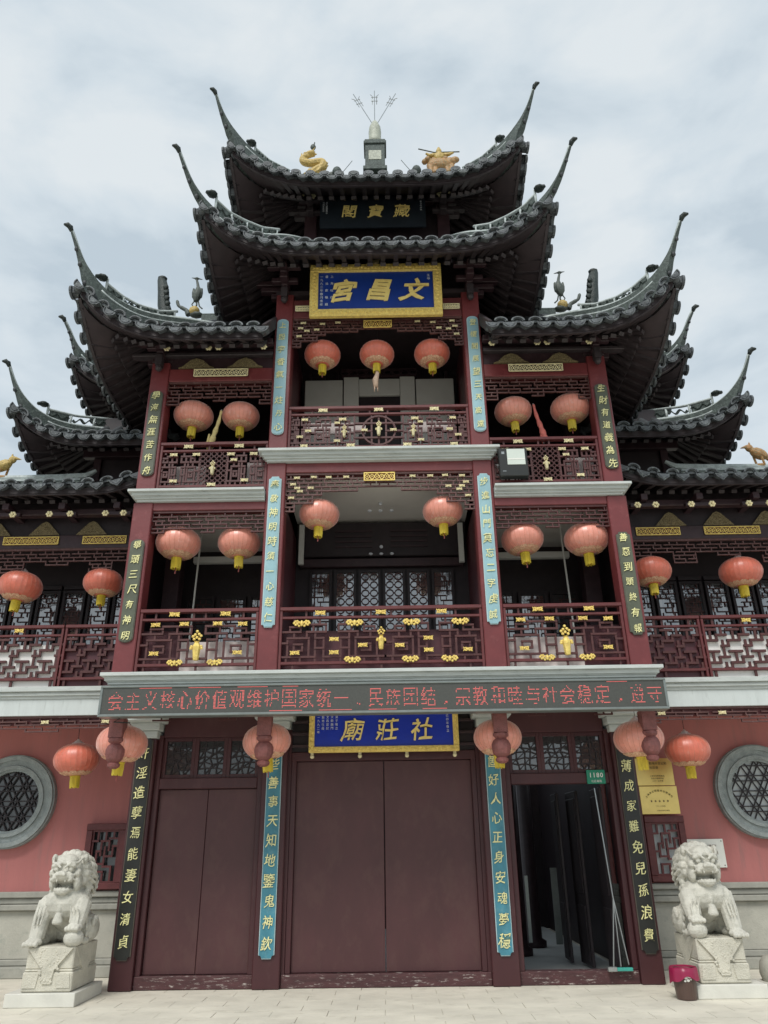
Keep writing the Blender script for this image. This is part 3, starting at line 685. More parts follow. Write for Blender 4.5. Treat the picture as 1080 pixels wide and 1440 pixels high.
bx('beam', 'red', TG, -1.326, 1.326, F+.02, F+.2, 6.46, 6.61, .008)
bx('beam', 'redwood', TG, -1.326, 1.326, F+.02, F+.2, 9.17, 9.52, .008)
def cv(u):
    e = min(u, 1-u); return 9 if e < .07 else 7 if e < .13 else 5 if e < .2 else 4 if e < .36 else 3
valance(TG, -1.32, 1.32, 6.46, F+.06, cv, 'fretpale', .125, .062, bw=.02)
valance(TG, -1.32, 1.32, 9.17, F+.06, cv, 'fretpale', .125, .055, bw=.02)
plate('gilt_relief', .44, .13, 'gold', TG, 0, F+.02, 6.37); plate('gilt_relief', .44, .14, 'gold', TG, 0, F+.02, 9.02)
for s in (-1, 1):
    plate('gilt_relief', .26, .10, 'goldpale', TG, s*1.16, F+.01, 9.33)
    for (x, z) in ((1.17,6.38),(.93,6.39),(.72,6.385),(.47,6.385),(1.22,6.28),(1.16,6.22),(1.12,6.17),(.97,6.22),(1.24,6.07)): orn('bow', 'goldpale', TG, s*x, F+.03, z, .62)
    for (x, z) in ((1.16,9.08),(1.2,8.98),(1.10,8.93),(1.22,8.83),(.86,9.06),(.95,8.95),(.62,9.08)): orn('bow', 'goldpale', TG, s*x, F+.03, z, .62)
    # brackets on the column heads
    for x, z in ((XO, 8.36), (XI, 9.60)):
        for k in range(3):
            b = MB(); b.box(s*x-.06, s*x+.06, F-.10-.17*k, F+.25, z+.02+.13*k, z+.11+.13*k); b.box(s*x-.16-.05*k, s*x+.16+.05*k, F+.04-.17*k, F+.13-.17*k, z+.04+.13*k, z+.12+.13*k)
            if x == XO or x == XI: b.box(*sorted((s*x, s*(x+.24+.17*k))), F+.08, F+.19, z+.02+.13*k, z+.11+.13*k)
            b.box(s*x-.05, s*x+.05, F-.13-.17*k, F-.05-.17*k, z+.10+.13*k, z+.15+.13*k); b.build('bracket', 'darkbeam', TG, bevel=.008)
        h = MB(); h.box(s*x-.05, s*x+.05, F-.14, F-.02, z-.12, z+.06); h.ell((s*x, F-.08, z-.15), (.055, .055, .06), 8); h.build('bracket_drop', 'rafter', TG)
# railings
SO = [('bow',.29,.91,1.),('bow',.72,.91,1.),('bow',.14,.74,.9),('bow',.38,.75,.9),('bow',.66,.75,.9),('bow',.87,.74,.9),('vase',.5,.38,1.),('bow',.15,.28,.9),('bow',.84,.28,.9),('bat',.33,.13,.9),('bat',.66,.13,.9)]
CO = [('bow',.2,.9,1.),('bow',.5,.9,1.),('bow',.8,.9,1.),('bat',.11,.73,1.),('bat',.37,.73,1.),('bat',.65,.73,1.),('bat',.89,.73,1.),('bow',.27,.47,.9),('bow',.73,.47,.9),('bow',.41,.37,.9),('bow',.59,.36,.9),
      ('vase',.5,.46,.75),('bow',.08,.26,.9),('bow',.27,.26,.9),('bow',.73,.28,.9),('bow',.92,.28,.9),('bat',.36,.14,.95),('bat',.64,.14,.95),('bat',.83,.14,.95)]
for s in (-1, 1): railing(TG, *sorted((s*1.6, s*3.155)), 3.66, 4.48, F+.06, mirror(HP), SO)
railing(TG, -1.322, 1.322, 3.66, 4.48, F+.06, mirror(HP, 0, .52)[::1]+[(1-a, b, 1-c, d) for (a, b, c, d) in mirror(HP, 0, .48)], CO)
T3S = [(a, b, c, d) for (a, b, c, d) in mirror(HP, 0, .38)]
for s in (-1, 1):
    P3 = mirror(HP, 0, .36)+[(1-a, b, 1-c, d) for (a, b, c, d) in mirror(HP, 0, .36)]+[(.37,.1,.37,.83),(.63,.1,.63,.83)]
    Rr = railing(TG, *sorted((s*1.6, s*3.155)), 6.20, 6.98, F+.06, P3, [('bow',.26,.91,1.),('bow',.73,.91,1.),('bow',.13,.74,.8),('bow',.34,.74,.8),('bow',.66,.74,.8),('bow',.87,.74,.8),('bow',.69,.62,.7),('bow',.15,.2,.8),('bow',.80,.2,.8),('vase',.5,.45,.55),('bow',.5,.12,.9)], gm='goldpale')
    # dense carved square in the middle
    mb = MB(); xc, zc, hw, hh = s*2.3775, 6.20+.78*.465, .19, .27
    for i in range(5):
        for j in range(7):
            cx_, cz_ = xc+(i-2)*.078, zc+(j-3)*.078; mb.strip([(cx_+.036*cos(k*pi/3), cz_+.036*sin(k*pi/3)) for k in range(7)], .012, F+.045, F+.07)
    mb.build('carved_panel', 'fret', Rr)
CP = mirror(HP, .0, .13)+mirror(HP, .13, .36)+[(1-a, b, 1-c, d) for (a, b, c, d) in mirror(HP, .0, .13)+mirror(HP, .13, .36)]+[(.365,.1,.365,.83),(.635,.1,.635,.83),(.5,.1,.5,.83),(.46,.1,.46,.83),(.54,.1,.54,.83),(.365,.3,.635,.3),(.365,.62,.635,.62),(.365,.45,.46,.45),(.54,.45,.635,.45)]
c3 = []
for (u, v, q) in ((.09,.7,.7),(.30,.7,.8),(.27,.62,.6),(.11,.45,.7),(.42,.45,.7),(.065,.32,.7),(.27,.22,.7),(.09,.12,.8),(.345,.12,.9)): c3 += [('bow', u, v, q), ('bow', 1-u, v, q)]
Rc = railing(TG, -1.322, 1.322, 6.80, 7.55, F+.06, CP, [('bow',.19,.91,1.),('bow',.5,.91,1.),('bow',.81,.91,1.),('vase',.5,.47,.6),('vase',.31,.42,.5),('vase',.69,.42,.5)]+c3, gm='goldpale')
cm = MB()
for r_ in (.24,): cm.strip([(r_*cos(2*pi*k/24), 7.145+r_*sin(2*pi*k/24)) for k in range(25)], .026, F+.04, F+.08)
cm.build('lattice_circle', 'fret', Rc)
# panels behind the railings
for s in (-1, 1):
    a = 2.15 if s < 0 else 1.62
    bx('low_panel', 'palepanel', TG, *(( -2.62, -1.62) if s < 0 else (1.62, 2.62)), F+.17, F+.2, 3.62, 4.07)
    bx('low_panel', 'plum', TG, *((-3.155, -2.62) if s < 0 else (2.62, 3.155)), F+.17, F+.2, 3.62, 4.22)
    bx('low_panel', 'palepanel', TG, *((-3.1, -2.55) if s < 0 else (1.62, 2.05)), F+.34, F+.38, 6.18, 6.75); bx('low_panel', 'palepanel', TG, *((-1.95, -1.6) if s < 0 else (2.75, 3.15)), F+.34, F+.38, 6.18, 6.8)
bx('low_panel', 'plum', TG, -1.32, 1.32, F+.20, F+.23, 3.62, 4.20)
for s in (-1, 1): bx('low_post', 'palepanel', TG, s*1.10-.03, s*1.10+.03, F+.26, F+.3, 3.62, 4.1)
for (a, b, z) in ((-1.1, -.2, 7.44), (-.95, -.75, 7.28), (.75, .95, 7.3), (.45, 1.1, 7.44)): bx('low_panel', 'palepanel', TG, a, b, F+.32, F+.36, z-.18, z)
# recessed rooms behind the balconies
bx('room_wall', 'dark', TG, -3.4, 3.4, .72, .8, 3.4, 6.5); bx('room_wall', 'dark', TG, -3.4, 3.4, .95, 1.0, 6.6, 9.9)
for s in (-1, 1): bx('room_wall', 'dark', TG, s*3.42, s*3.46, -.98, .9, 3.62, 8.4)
for i in range(6):
    x0 = -1.17+.39*i; lattice_window(TG, x0+.015, x0+.375, 4.62, 5.66, .68, 'oval' if 1 <= i <= 4 else 'brick')
    bx('window_apron', 'darkbeam', TG, x0+.02, x0+.37, .66, .70, 3.7, 4.6, .006)
bx('lintel', 'darkbeam', TG, -1.32, 1.32, .60, .70, 5.70, 5.84, .01); bx('lintel', 'dark', TG, -1.32, 1.32, .55, .68, 5.86, 6.44, .01)
for s in (-1, 1):
    cp = MB(); [cp.box(s*.45-.3, s*.45+.3, .53, .55, 6.0+.09*k, 6.03+.09*k) for k in range(4)]; cp.build('carved_board', 'darkbeam', TG)
    bx('white_strip', 'greypanel', TG, s*1.26-.04, s*1.26+.04, .28, .34, 5.64, 6.30)
    for i in range(3):
        x0 = s*(1.65+.5*i); a, b = sorted((x0, x0+s*.46)); lattice_window(TG, a, b, 4.3, 5.25, .68, 'brick' if i else 'grid', 'glass' if i < 2 else 'glassdim')
    bx('tie_beam', 'greypanel', TG, s*1.5, s*2.9, .1, .2, 5.62, 5.72, .01)
    pp = MB(); pp.tube([(s*2.75, -.3, 3.62), (s*2.7, -.3, 6.0)], .014, 6); pp.build('drain_pipe', 'greypanel', TG)
    for i in range(2):
        a, b = sorted((s*(1.62+.7*i), s*(2.28+.7*i))); lattice_window(TG, a, b, 6.3, 7.0 if False else 7.35, .9, 'brick', 'glassdim')
    # grey panels of the top room
for i, (a, b) in enumerate(((-1.30, -.64), (-.62, -.36), (-.36, .36), (.36, .62), (.64, 1.30))):
    z1 = 9.10 if i != 2 else 9.10
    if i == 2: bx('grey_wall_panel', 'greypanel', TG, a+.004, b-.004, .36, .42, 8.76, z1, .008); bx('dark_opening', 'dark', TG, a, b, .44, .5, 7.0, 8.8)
    else: bx('grey_wall_panel', 'greypanel', TG, a, b, .34 if i in (1, 3) else .38, .42, 6.8, z1+(.03 if i in (1, 3) else 0), .008)
cr_ = MB()
for k in range(9):
    x = -.6+.15*k; cr_.strip([(x+.07*cos(q*pi/5), 9.22+.05*sin(q*pi/5)) for q in range(11)], .018, .34, .38)
cr_.box(-.66, .66, .34, .38, 9.27, 9.30); cr_.box(-.66, .66, .34, .38, 9.13, 9.16); cr_.build('carved_crest', 'darkbeam', TG)
bx('ceiling', 'soffit', TG, -1.6, 1.6, -1.25, 1.0, 9.62, 9.7)
for k in range(11): bx('ceiling_batten', 'darkbeam', TG, -1.3+.25*k, -1.25+.25*k, .88, .95, 8.9, 9.6)
bx('ceiling', 'soffit', TG, -3.4, -1.6, -1.25, .95, 8.65, 8.7); bx('ceiling', 'soffit', TG, 1.6, 3.4, -1.25, .95, 8.65, 8.7)
bx('side_wall', 'darkbeam', TG, -3.42, -3.38, -1.0, 3.0, 6.2, 9.0); bx('side_wall', 'darkbeam', TG, 3.38, 3.42, -1.0, 3.0, 6.2, 9.0)
# little ceiling lamps seen under the middle floor (unlit)
for z, y in ((6.36, -.1), (5.88, .52)):
    lm = MB()
    for x in (-.17, 0, .17): lm.ell((x, y, z), (.035, .035, .02), 8); lm.tube([(x, y, z), (x, y+.08, z+.03)], .01, 5)
    lm.ell((0, y, z+.12), (.03, .03, .03), 8); lm.build('spotlight_bar', 'whitetext', TG)
# top storey body
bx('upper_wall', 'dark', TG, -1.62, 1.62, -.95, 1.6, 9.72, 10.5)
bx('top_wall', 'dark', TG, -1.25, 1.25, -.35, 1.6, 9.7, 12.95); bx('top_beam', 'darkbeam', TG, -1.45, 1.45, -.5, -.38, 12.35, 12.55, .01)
for s in (-1, 1):
    bx('top_column', 'darkbeam', TG, s*1.2-.11, s*1.2+.11, -.46, -.3, 10.9, 12.4, .01)
    for k in range(3):
        b = MB(); b.box(s*1.2-.06, s*1.2+.06, -.62-.17*k, -.3, 12.05+.14*k, 12.14+.14*k); b.box(s*1.2-.2, s*1.2+.2, -.56-.15*k, -.46-.15*k, 12.07+.14*k, 12.13+.14*k)
        b.box(*sorted((s*1.2, s*(1.5+.17*k))), -.45, -.35, 12.05+.14*k, 12.14+.14*k); b.build('bracket', 'rafter', TG, bevel=.008)
    orn('floret', 'goldpale', TG, s*1.13, -.9, 12.1, .9); orn('floret', 'goldpale', TG, s*1.33, -.9, 12.12, .9)
# roofs of the gatehouse (hip rails measured along the diagonal)
R1r = [(-.4,13.24),(-.1,13.02),(.2,12.88),(.43,12.80),(.67,12.73),(.91,12.76),(1.09,12.84),(1.24,12.98),(1.33,13.18),(1.40,13.38),(1.44,13.52)]
R1p = [(.29,12.96),(.61,12.86),(.83,12.91)]
roof(TG, -1.3, 1.3, True, True, -.4, 1.13, 11.77, .94, .70, -.8, 1.9, R1r, R1p, pw=3.2, style='disc', pitch=.235, slope=1.35)
R2r = [(-.5,11.22),(-.05,11.0),(.15,10.84),(.40,10.58),(.65,10.46),(.85,10.43),(1.06,10.48),(1.27,10.68),(1.38,10.92),(1.44,11.14),(1.49,11.24)]
R2p = [(.15,10.96),(.38,10.78),(.62,10.70),(.82,10.67),(1.00,10.75)]
roof(TG, -1.46, 1.46, True, True, -1.13, 1.1, 9.66, .88, .70, -.75, 2.6, R2r, R2p, pw=3.2, slope=1.0)
R3r = [(-.55,9.60),(-.15,9.40),(.05,9.28),(.22,9.18),(.53,9.11),(.76,9.20),(.95,9.37),(1.07,9.61),(1.12,9.78),(1.15,9.90),(1.20,10.0)]
R3p = [(-.08,9.5),(.12,9.34),(.38,9.26),(.57,9.28),(.75,9.37)]
for s in (-1, 1):
    a, b = sorted((s*1.62, s*3.3)); roof(TG, a, b, s < 0, s > 0, -1.13, .97, 8.27, .82, .76, -1.4, 3.4, R3r, R3p, pw=3.0)
    # closing verge board against the tower
    v = MB(); v.bar((s*1.60, -2.12, 8.28), (s*1.60, -1.13, 9.2), .05, .16); v.build('verge_board', 'rafter', TG)
    rg = MB(); rg.box(*sorted((s*1.6, s*3.2)), .2, .34, 10.2, 10.42); rg.tube([(s*1.6, .27, 10.45), (s*3.2, .27, 10.45)], .05, 8)
    rg.build('main_ridge', 'ridge', TG)
    tl = MB(); tl.tube([(s*3.52, -.45, 9.55), (s*3.60, -.45, 9.85), (s*3.66, -.46, 10.05), (s*3.69, -.46, 10.30), (s*3.74, -.46, 10.52)], [.125, .105, .095, .09, .07], 8)
    for q in range(8): tl.ell((s*(3.50+.02*q)+.0, -.53, 9.62+.1*q), (.05, .04, .05), 6)
    tl.ell((s*3.73, -.46, 10.53), (.08, .075, .045), 8); tl.v = [(x+(x-s*3.52)*.1, y, 9.55+(z-9.55)*1.16) for x, y, z in tl.v]; tl.build('ridge_end_tail', 'dragonfin', TG, smooth=True)
rg = MB(); rg.box(-1.5, 1.5, .32, .46, 13.6, 13.92); rg.tube([(-1.5, .39, 13.95), (1.5, .39, 13.95)], .05, 8); rg.build('main_ridge', 'ridge', TG)

# ground floor: door bays
bx('threshold', 'worn', TG, -1.314, 1.314, .06, .24, 0, .15, .01)
for s in (-1, 1): bx('threshold', 'worn', TG, *sorted((s*1.658, s*3.138)), .06, .24, 0, .15, .01)
bx('door_frame', 'maroon', TG, -1.314, -1.27, .08, .24, .15, 3.1); bx('door_frame', 'maroon', TG, 1.27, 1.314, .08, .24, .15, 3.1)
for s in (-1, 1):
    bx('door_frame', 'maroon', TG, s*1.20, s*1.27, .10, .24, .15, 2.76, .006)
    bx('door_leaf', 'door', TG, s*.006, s*1.20, .16, .21, .155, 2.675, .005)
bx('door_head', 'maroon', TG, -1.27, 1.27, .09, .24, 2.68, 2.80, .008); bx('door_head', 'dark', TG, -1.27, 1.27, .12, .24, 2.80, 3.3)
for k in range(3): bx('head_moulding', 'darkbeam', TG, -1.27, 1.27, .07-.02*k, .12, 2.86+.16*k, 2.90+.16*k, .005)
for x in (-1.0, -.33, .33, 1.0):
    st = MB(); st.tube([(x*.98, .02, 2.80), (x*.98, .02, 2.74)], .022, 8); st.ell((x*.98, .02, 2.73), (.03, .03, .03), 8); st.build('door_stud', 'goldpale', TG)
for s in (-1, 1):
    xa, xb = sorted((s*1.658, s*3.138))
    bx('door_frame', 'maroon', TG, xa, xa+.07, .08, .24, .15, 3.05, .006); bx('door_frame', 'maroon', TG, xb-.07, xb, .08, .24, .15, 3.05, .006)
    bx('transom_rail', 'maroon', TG, xa+.07, xb-.07, .08, .24, 2.34, 2.48, .008)
    bx('transom_rail', 'maroon', TG, xa+.07, xb-.07, .08, .24, 3.02, 3.3, .008)
    for i in range(3):
        w3 = (xb-xa-.14)/3; lattice_window(TG, xa+.07+i*w3, xa+.07+(i+1)*w3, 2.48, 3.02, .16, 'crack', 'glassdim' if s < 0 else 'glassmid', 'maroon', 'dark', name='transom_window')
    valance(TG, xa, xb, 3.30, -.95, lambda u: 3 if abs(u-.25) < .1 or abs(u-.75) < .1 else 2, 'fret', .2)
xa, xb = -3.138, -1.658
bx('door_leaf', 'door', TG, xa+.075, (xa+xb)/2-.003, .155, .205, .155, 2.335, .005); bx('door_leaf', 'door', TG, (xa+xb)/2+.003, xb-.075, .15, .20, .155, 2.335, .005)
# open right-hand bay: folded leaves and the dark hall behind
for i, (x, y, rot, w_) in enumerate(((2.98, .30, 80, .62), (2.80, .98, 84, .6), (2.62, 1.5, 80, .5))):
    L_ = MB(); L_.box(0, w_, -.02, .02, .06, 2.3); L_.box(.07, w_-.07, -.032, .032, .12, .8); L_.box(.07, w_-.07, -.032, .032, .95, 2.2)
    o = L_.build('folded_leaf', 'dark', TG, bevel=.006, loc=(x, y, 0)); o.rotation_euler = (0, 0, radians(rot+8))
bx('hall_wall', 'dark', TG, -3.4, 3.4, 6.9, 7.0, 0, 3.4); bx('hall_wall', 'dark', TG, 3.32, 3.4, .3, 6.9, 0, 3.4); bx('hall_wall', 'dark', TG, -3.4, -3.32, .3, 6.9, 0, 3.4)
bx('hall_wall', 'dark', TG, 1.2, 1.28, .3, 2.0, .03, 3.3); bx('hall_ceiling', 'dark', TG, -3.3, 3.3, .25, 2.6, 3.30, 3.33)  # ceiling cut short behind: added opening lets skylight onto the hall floor
for (x, y, m_) in ((2.05, 2.6, 'darkbeam'), (2.45, 3.6, 'darkbeam'), (1.55, 3.2, 'darkbeam')):
    c = MB(); c.lathe([(.20, .03), (.2, .12), (.13, .16), (.13, 3.3)], 12, (x, y, 0)); c.build('hall_column', m_, TG, smooth=True)
for (x, y, z0, z1, w_) in ((2.62, 2.3, .2, 1.25, .10), (2.15, 2.1, .25, 1.15, .05), (2.35, 4.5, 1.5, 2.4, .3)): bx('hall_panel', 'ledframe', TG, x-w_/2, x+w_/2, y, y+.03, z0, z1)

# ------------------------------------------------------------------ side wings
for s in (-1, 1):
    side = 'left' if s < 0 else 'right'
    WG = thing('temple_side_wing', 'two-storey pink-walled temple wing with a round stone window at the %s of the gate' % side, 'building', (0, 0, 0))
    X = lambda a, b: sorted((s*a, s*b))
    bx('wall', 'pink', WG, *X(3.3, 8.2), 1.30, 1.5, 1.06, 3.6)
    bx('moulding', 'greymould', WG, *X(3.3, 8.2), 1.20, 1.5, .98, 1.06, .012); bx('moulding', 'greymould', WG, *X(3.3, 8.2), 1.24, 1.5, .90, .977, .012); bx('moulding', 'greymould', WG, *X(3.3, 8.2), 1.18, 1.5, .82, .897, .012)
    for i in range(4): bx('plinth_block', 'greystone', WG, *X(3.3+1.2*i+.004, 4.5+1.2*i-.004), 1.25, 1.5, .22, .815, .006)
    bx('moulding', 'greymould', WG, *X(3.3, 8.2), 1.22, 1.5, .14, .217, .01); bx('plinth_step', 'greymould', WG, *X(3.3, 8.2), 1.12, 1.5, 0, .137, .01)
    # round window
    rw = MB(); cx, cz = s*5.60, 2.28
    rw.ring_y(cx, cz, .42, .66, 1.20, 1.34, 56); rw.ring_y(cx, cz, .45, .50, 1.17, 1.21, 56); rw.ring_y(cx, cz, .58, .64, 1.16, 1.21, 56)
    RW = rw.build('round_window', 'ring', WG, smooth=False)
    k_ = MB(); n = 40; k_.prism_y([(cx+.43*cos(2*pi*k/n), cz+.43*sin(2*pi*k/n)) for k in range(n)], 1.275, 1.295); k_.build('pane', 'reflpane' if s > 0 else 'glassdim', RW)
    lt = MB(); st = .115
    for ang in (0, 60, 120):
        for k in range(-8, 9):
            o_ = (k+.5)*st*.5*1.0 if False else k*st*.62; ca, sa = cos(radians(ang)), sin(radians(ang))
            if abs(o_) >= .415: continue
            L_ = sqrt(.42**2-o_*o_)
            if (k % 3) == 1: continue
            lt.strip([(cx-sa*o_-ca*L_, cz+ca*o_-sa*L_), (cx-sa*o_+ca*L_, cz+ca*o_+sa*L_)], .014, 1.235+.004*(ang//60), 1.26)
    lt.build('lattice', 'dark', RW)
    # small fret window
    sw = MB(); a, b = X(3.80, 4.38); sw.box(a, b, 1.16, 1.32, 1.08, 1.16); sw.box(a, b, 1.16, 1.32, 1.86, 1.95); sw.box(a, a+.09, 1.17, 1.32, 1.16, 1.86); sw.box(b-.09, b, 1.17, 1.32, 1.16, 1.86)
    SW = sw.build('small_window', 'redwood', WG, bevel=.006); bx('pane', 'reflpane' if s > 0 else 'glassdim', SW, a+.09, b-.09, 1.27, 1.28, 1.16, 1.86)
    fret([(0,0,1,0),(0,1,1,1),(0,0,0,1),(1,0,1,1),(.2,0,.2,.2),(.2,.2,.5,.2),(.5,.2,.5,0),(.8,0,.8,.3),(.5,.3,.8,.3),(.5,.3,.5,.7),(.2,.35,.5,.35),(.2,.35,.2,.6),(0,.45,.2,.45),(.2,.6,.35,.6),(.35,.5,.35,.8),(.35,.8,.65,.8),(.65,.6,.65,.8),(.5,.5,.8,.5),(.8,.5,.8,.7),(.8,.7,1,.7),(.2,.8,.2,1),(0,.8,.2,.8),(.8,.85,.8,1),(.65,.85,1,.85),(.5,.8,.5,1)],
         a+.1, 1.17, b-a-.2, .68, 1.19, 1.23, .028).build('lattice', 'redwood', SW)
    # balcony: pale band, moulding, fretwork under it
    bx('balcony_slab', 'soffwhite', WG, *X(3.36, 8.2), .12, 1.45, 3.42, 3.60)
    bx('balcony_band', 'band', WG, *X(3.30, 8.2), .0, .12, 3.33, 3.56, .004)
    for (z0, z1, o) in ((3.56, 3.60, .02), (3.60, 3.64, .05), (3.64, 3.655, .04), (3.655, 3.72, .085)): bx('balcony_moulding', 'stone', WG, *X(3.30, 8.2), -o, .14, z0, z1, .003)
    bx('eave_beam', 'redwood', WG, *X(3.4, 8.2), .08, .2, 3.22, 3.33)
    valance(WG, *X(3.42, 8.2), 3.33, .05, lambda u: 4 if int(u*9) % 3 == 0 else 3, 'fretpale', .23, .045)
    for i in range(5): orn('bow', 'golddark' if False else 'goldpale', WG, s*(3.9+.85*i), .03, 3.245, .8)
    # railing in bays: fret backed by dark boards next to the gate, by a white wall further out
    WP = []
    for i in range(4):
        for j in range(2):
            u0, v0 = i*.25, .12+.36*j
            WP += [(u0+.015, v0+.29, u0+.145, v0+.29), (u0+.015, v0+.11, u0+.145, v0+.11), (u0+.08, v0+.11, u0+.08, v0+.29), (u0+.145, v0+.20, u0+.25, v0+.20), (u0+.145, v0+.11, u0+.145, v0+.20), (u0+.205, v0+.20, u0+.205, v0+.36), (u0+.015, v0+.0, u0+.015, v0+.11), (u0+.19, v0+.02, u0+.25, v0+.02), (u0+.205, v0+.02, u0+.205, v0+.12)]
    for i, (a, b, back) in enumerate(((3.45, 4.66, 'plum'), (4.68, 6.0, 'white_wall'), (6.02, 7.4, 'white_wall'))):
        railing(WG, *X(a, b), 3.74, 4.64, .04, WP, [('bow', .5 if i else .1, .91, 1.)] if i else [], gap=.12, gm='gold', bw=.034)
        bx('backing_panel', back if back != 'plum' else 'plum', WG, *X(a, b), .075, .10, 3.60 if i else 3.60, 4.36)
    # upper room
    bx('room_wall', 'dark', WG, *X(3.4, 8.2), 1.25, 1.35, 3.6, 7.2)
    for i in range(8):
        a, b = X(3.66+.42*i, 3.66+.42*i+.38); lattice_window(WG, a, b, 4.35, 5.55, 1.18, 'brick'); bx('lintel', 'dark', WG, a, b, 1.15, 1.22, 5.57, 5.64, .004)
    bx('ceiling', 'soffit', WG, *X(3.4, 8.2), .1, 1.3, 6.12, 6.16)
    bx('beam', 'darkbeam', WG, *X(3.4, 8.2), .02, .14, 5.86, 6.08, .008)
    valance(WG, *X(3.45, 8.2), 5.86, .05, lambda u: 6 if int(u*14) % 4 == 3 else 4 if int(u*14) % 4 == 1 else 3, 'fretpale', .17, .058)
    for xx in (4.28, 5.42, 6.6): plate('gilt_relief', .86 if xx > 5 else .68, .13, 'gold', WG, s*xx, .02, 5.985)
    for xx in (3.62, 4.50, 5.24, 6.0, 6.8):
        g_ = MB(); g_.prism_y([(-.24, 0), (-.06, .2), (0, .23), (.06, .2), (.24, 0)], -.02, .02)
        for i in range(22):
            u = random.uniform(-.15, .15); g_.ell((u, -.02, random.uniform(.01, .2*(1-abs(u)/.2))), (.013, .01, .011), 5)
        g_.build('gilt_gable', 'golddark', WG, loc=(s*xx, .03, 6.08))
    bx('frieze', 'dark', WG, *X(3.4, 8.2), .06, .2, 6.08, 6.94); bx('purlin', 'darkbeam', WG, *X(3.4, 8.2), -.22, -.08, 6.32, 6.42, .01)
    for xx in (3.84, 4.11, 4.64, 4.95, 5.5, 5.8, 6.4): orn('floret', 'goldpale', WG, s*xx, -.52, 6.20, .72); 
    for xx in (3.97, 4.80, 5.65, 6.5):
        b = MB(); b.box(s*xx-.05, s*xx+.05, -.5, .1, 6.30, 6.40); b.box(s*xx-.2, s*xx+.2, -.42, -.34, 6.22, 6.28); b.build('bracket', 'darkbeam', WG, bevel=.006)
    a, b = X(3.62, 8.2); roof(WG, a, b, False, False, .3, 1.0, 6.55, .50, 0, -.25, 0, [(0,0),(1,1)], None, pend='V', slope=.6, pitch=.27, upend=-s)
    rg = MB()
    for (z0, z1, h_) in ((6.98, 7.10, .07), (7.10, 7.14, .12), (7.20, 7.235, .11), (7.14, 7.20, .06)):
        a, b = X(5.0, 8.2); rg.box(a, b, .52-h_, .52+h_, z0+.03, z1+.03)
    rg.tube([(s*8.2, .52, 7.32), (s*6.4, .52, 7.32), (s*5.4, .52, 7.33), (s*4.95, .52, 7.36), (s*4.8, .52, 7.46)], [.065, .065, .065, .055, .03], 8); rg.build('ridge', 'trim', WG)

# ------------------------------------------------------------------ rear pavilions
for s in (-1, 1):
    side = 'left' if s < 0 else 'right'
    PV = thing('rear_pavilion', 'two-tier dark pavilion with upswept tiled eaves rising behind the %s wing' % side, 'pavilion')
    bx('wall', 'dark', PV, *sorted((s*3.5, s*4.9)), .72, 3.6, 6.8, 8.6); bx('wall', 'dark', PV, *sorted((s*3.4, s*4.45)), 1.3, 3.6, 8.5, 10.2)
    bx('post', 'darkbeam', PV, s*4.8, s*4.93, .66, .8, 7.0, 8.2, .01); bx('beam', 'darkbeam', PV, *sorted((s*3.4, s*5.1)), .58, .7, 7.75, 7.95, .01); bx('beam', 'darkbeam', PV, *sorted((s*3.4, s*4.7)), 1.15, 1.28, 9.3, 9.5, .01)
    R5r = [(-.9,8.66),(-.5,8.60),(-.25,8.48),(.16,8.31),(.48,8.20),(.70,8.20),(.87,8.30),(1.02,8.49),(1.10,8.64),(1.14,8.80),(1.18,8.92)]
    R5p = [(-.5,8.80),(-.22,8.68),(.34,8.44),(.67,8.38)]
    a, b = sorted((s*3.3, s*4.9)); roof(PV, a, b, s < 0, s > 0, .7, .97, 7.62, .70, .52, -.6, 2.4, R5r, R5p, Lc=.7)
    R4r = [(0,9.90),(.2,9.82),(.36,9.75),(.53,9.71),(.71,9.70),(.87,9.80),(.99,9.97),(1.05,10.16),(1.14,10.32)]
    R4p = [(.1,10.06),(.3,10.0),(.48,9.93),(.64,9.90)]
    a, b = sorted((s*3.3, s*4.5)); roof(PV, a, b, s < 0, s > 0, 1.3, .9, 9.10, .62, .48, -.8, 2.2, R4r, R4p, Lc=.7)

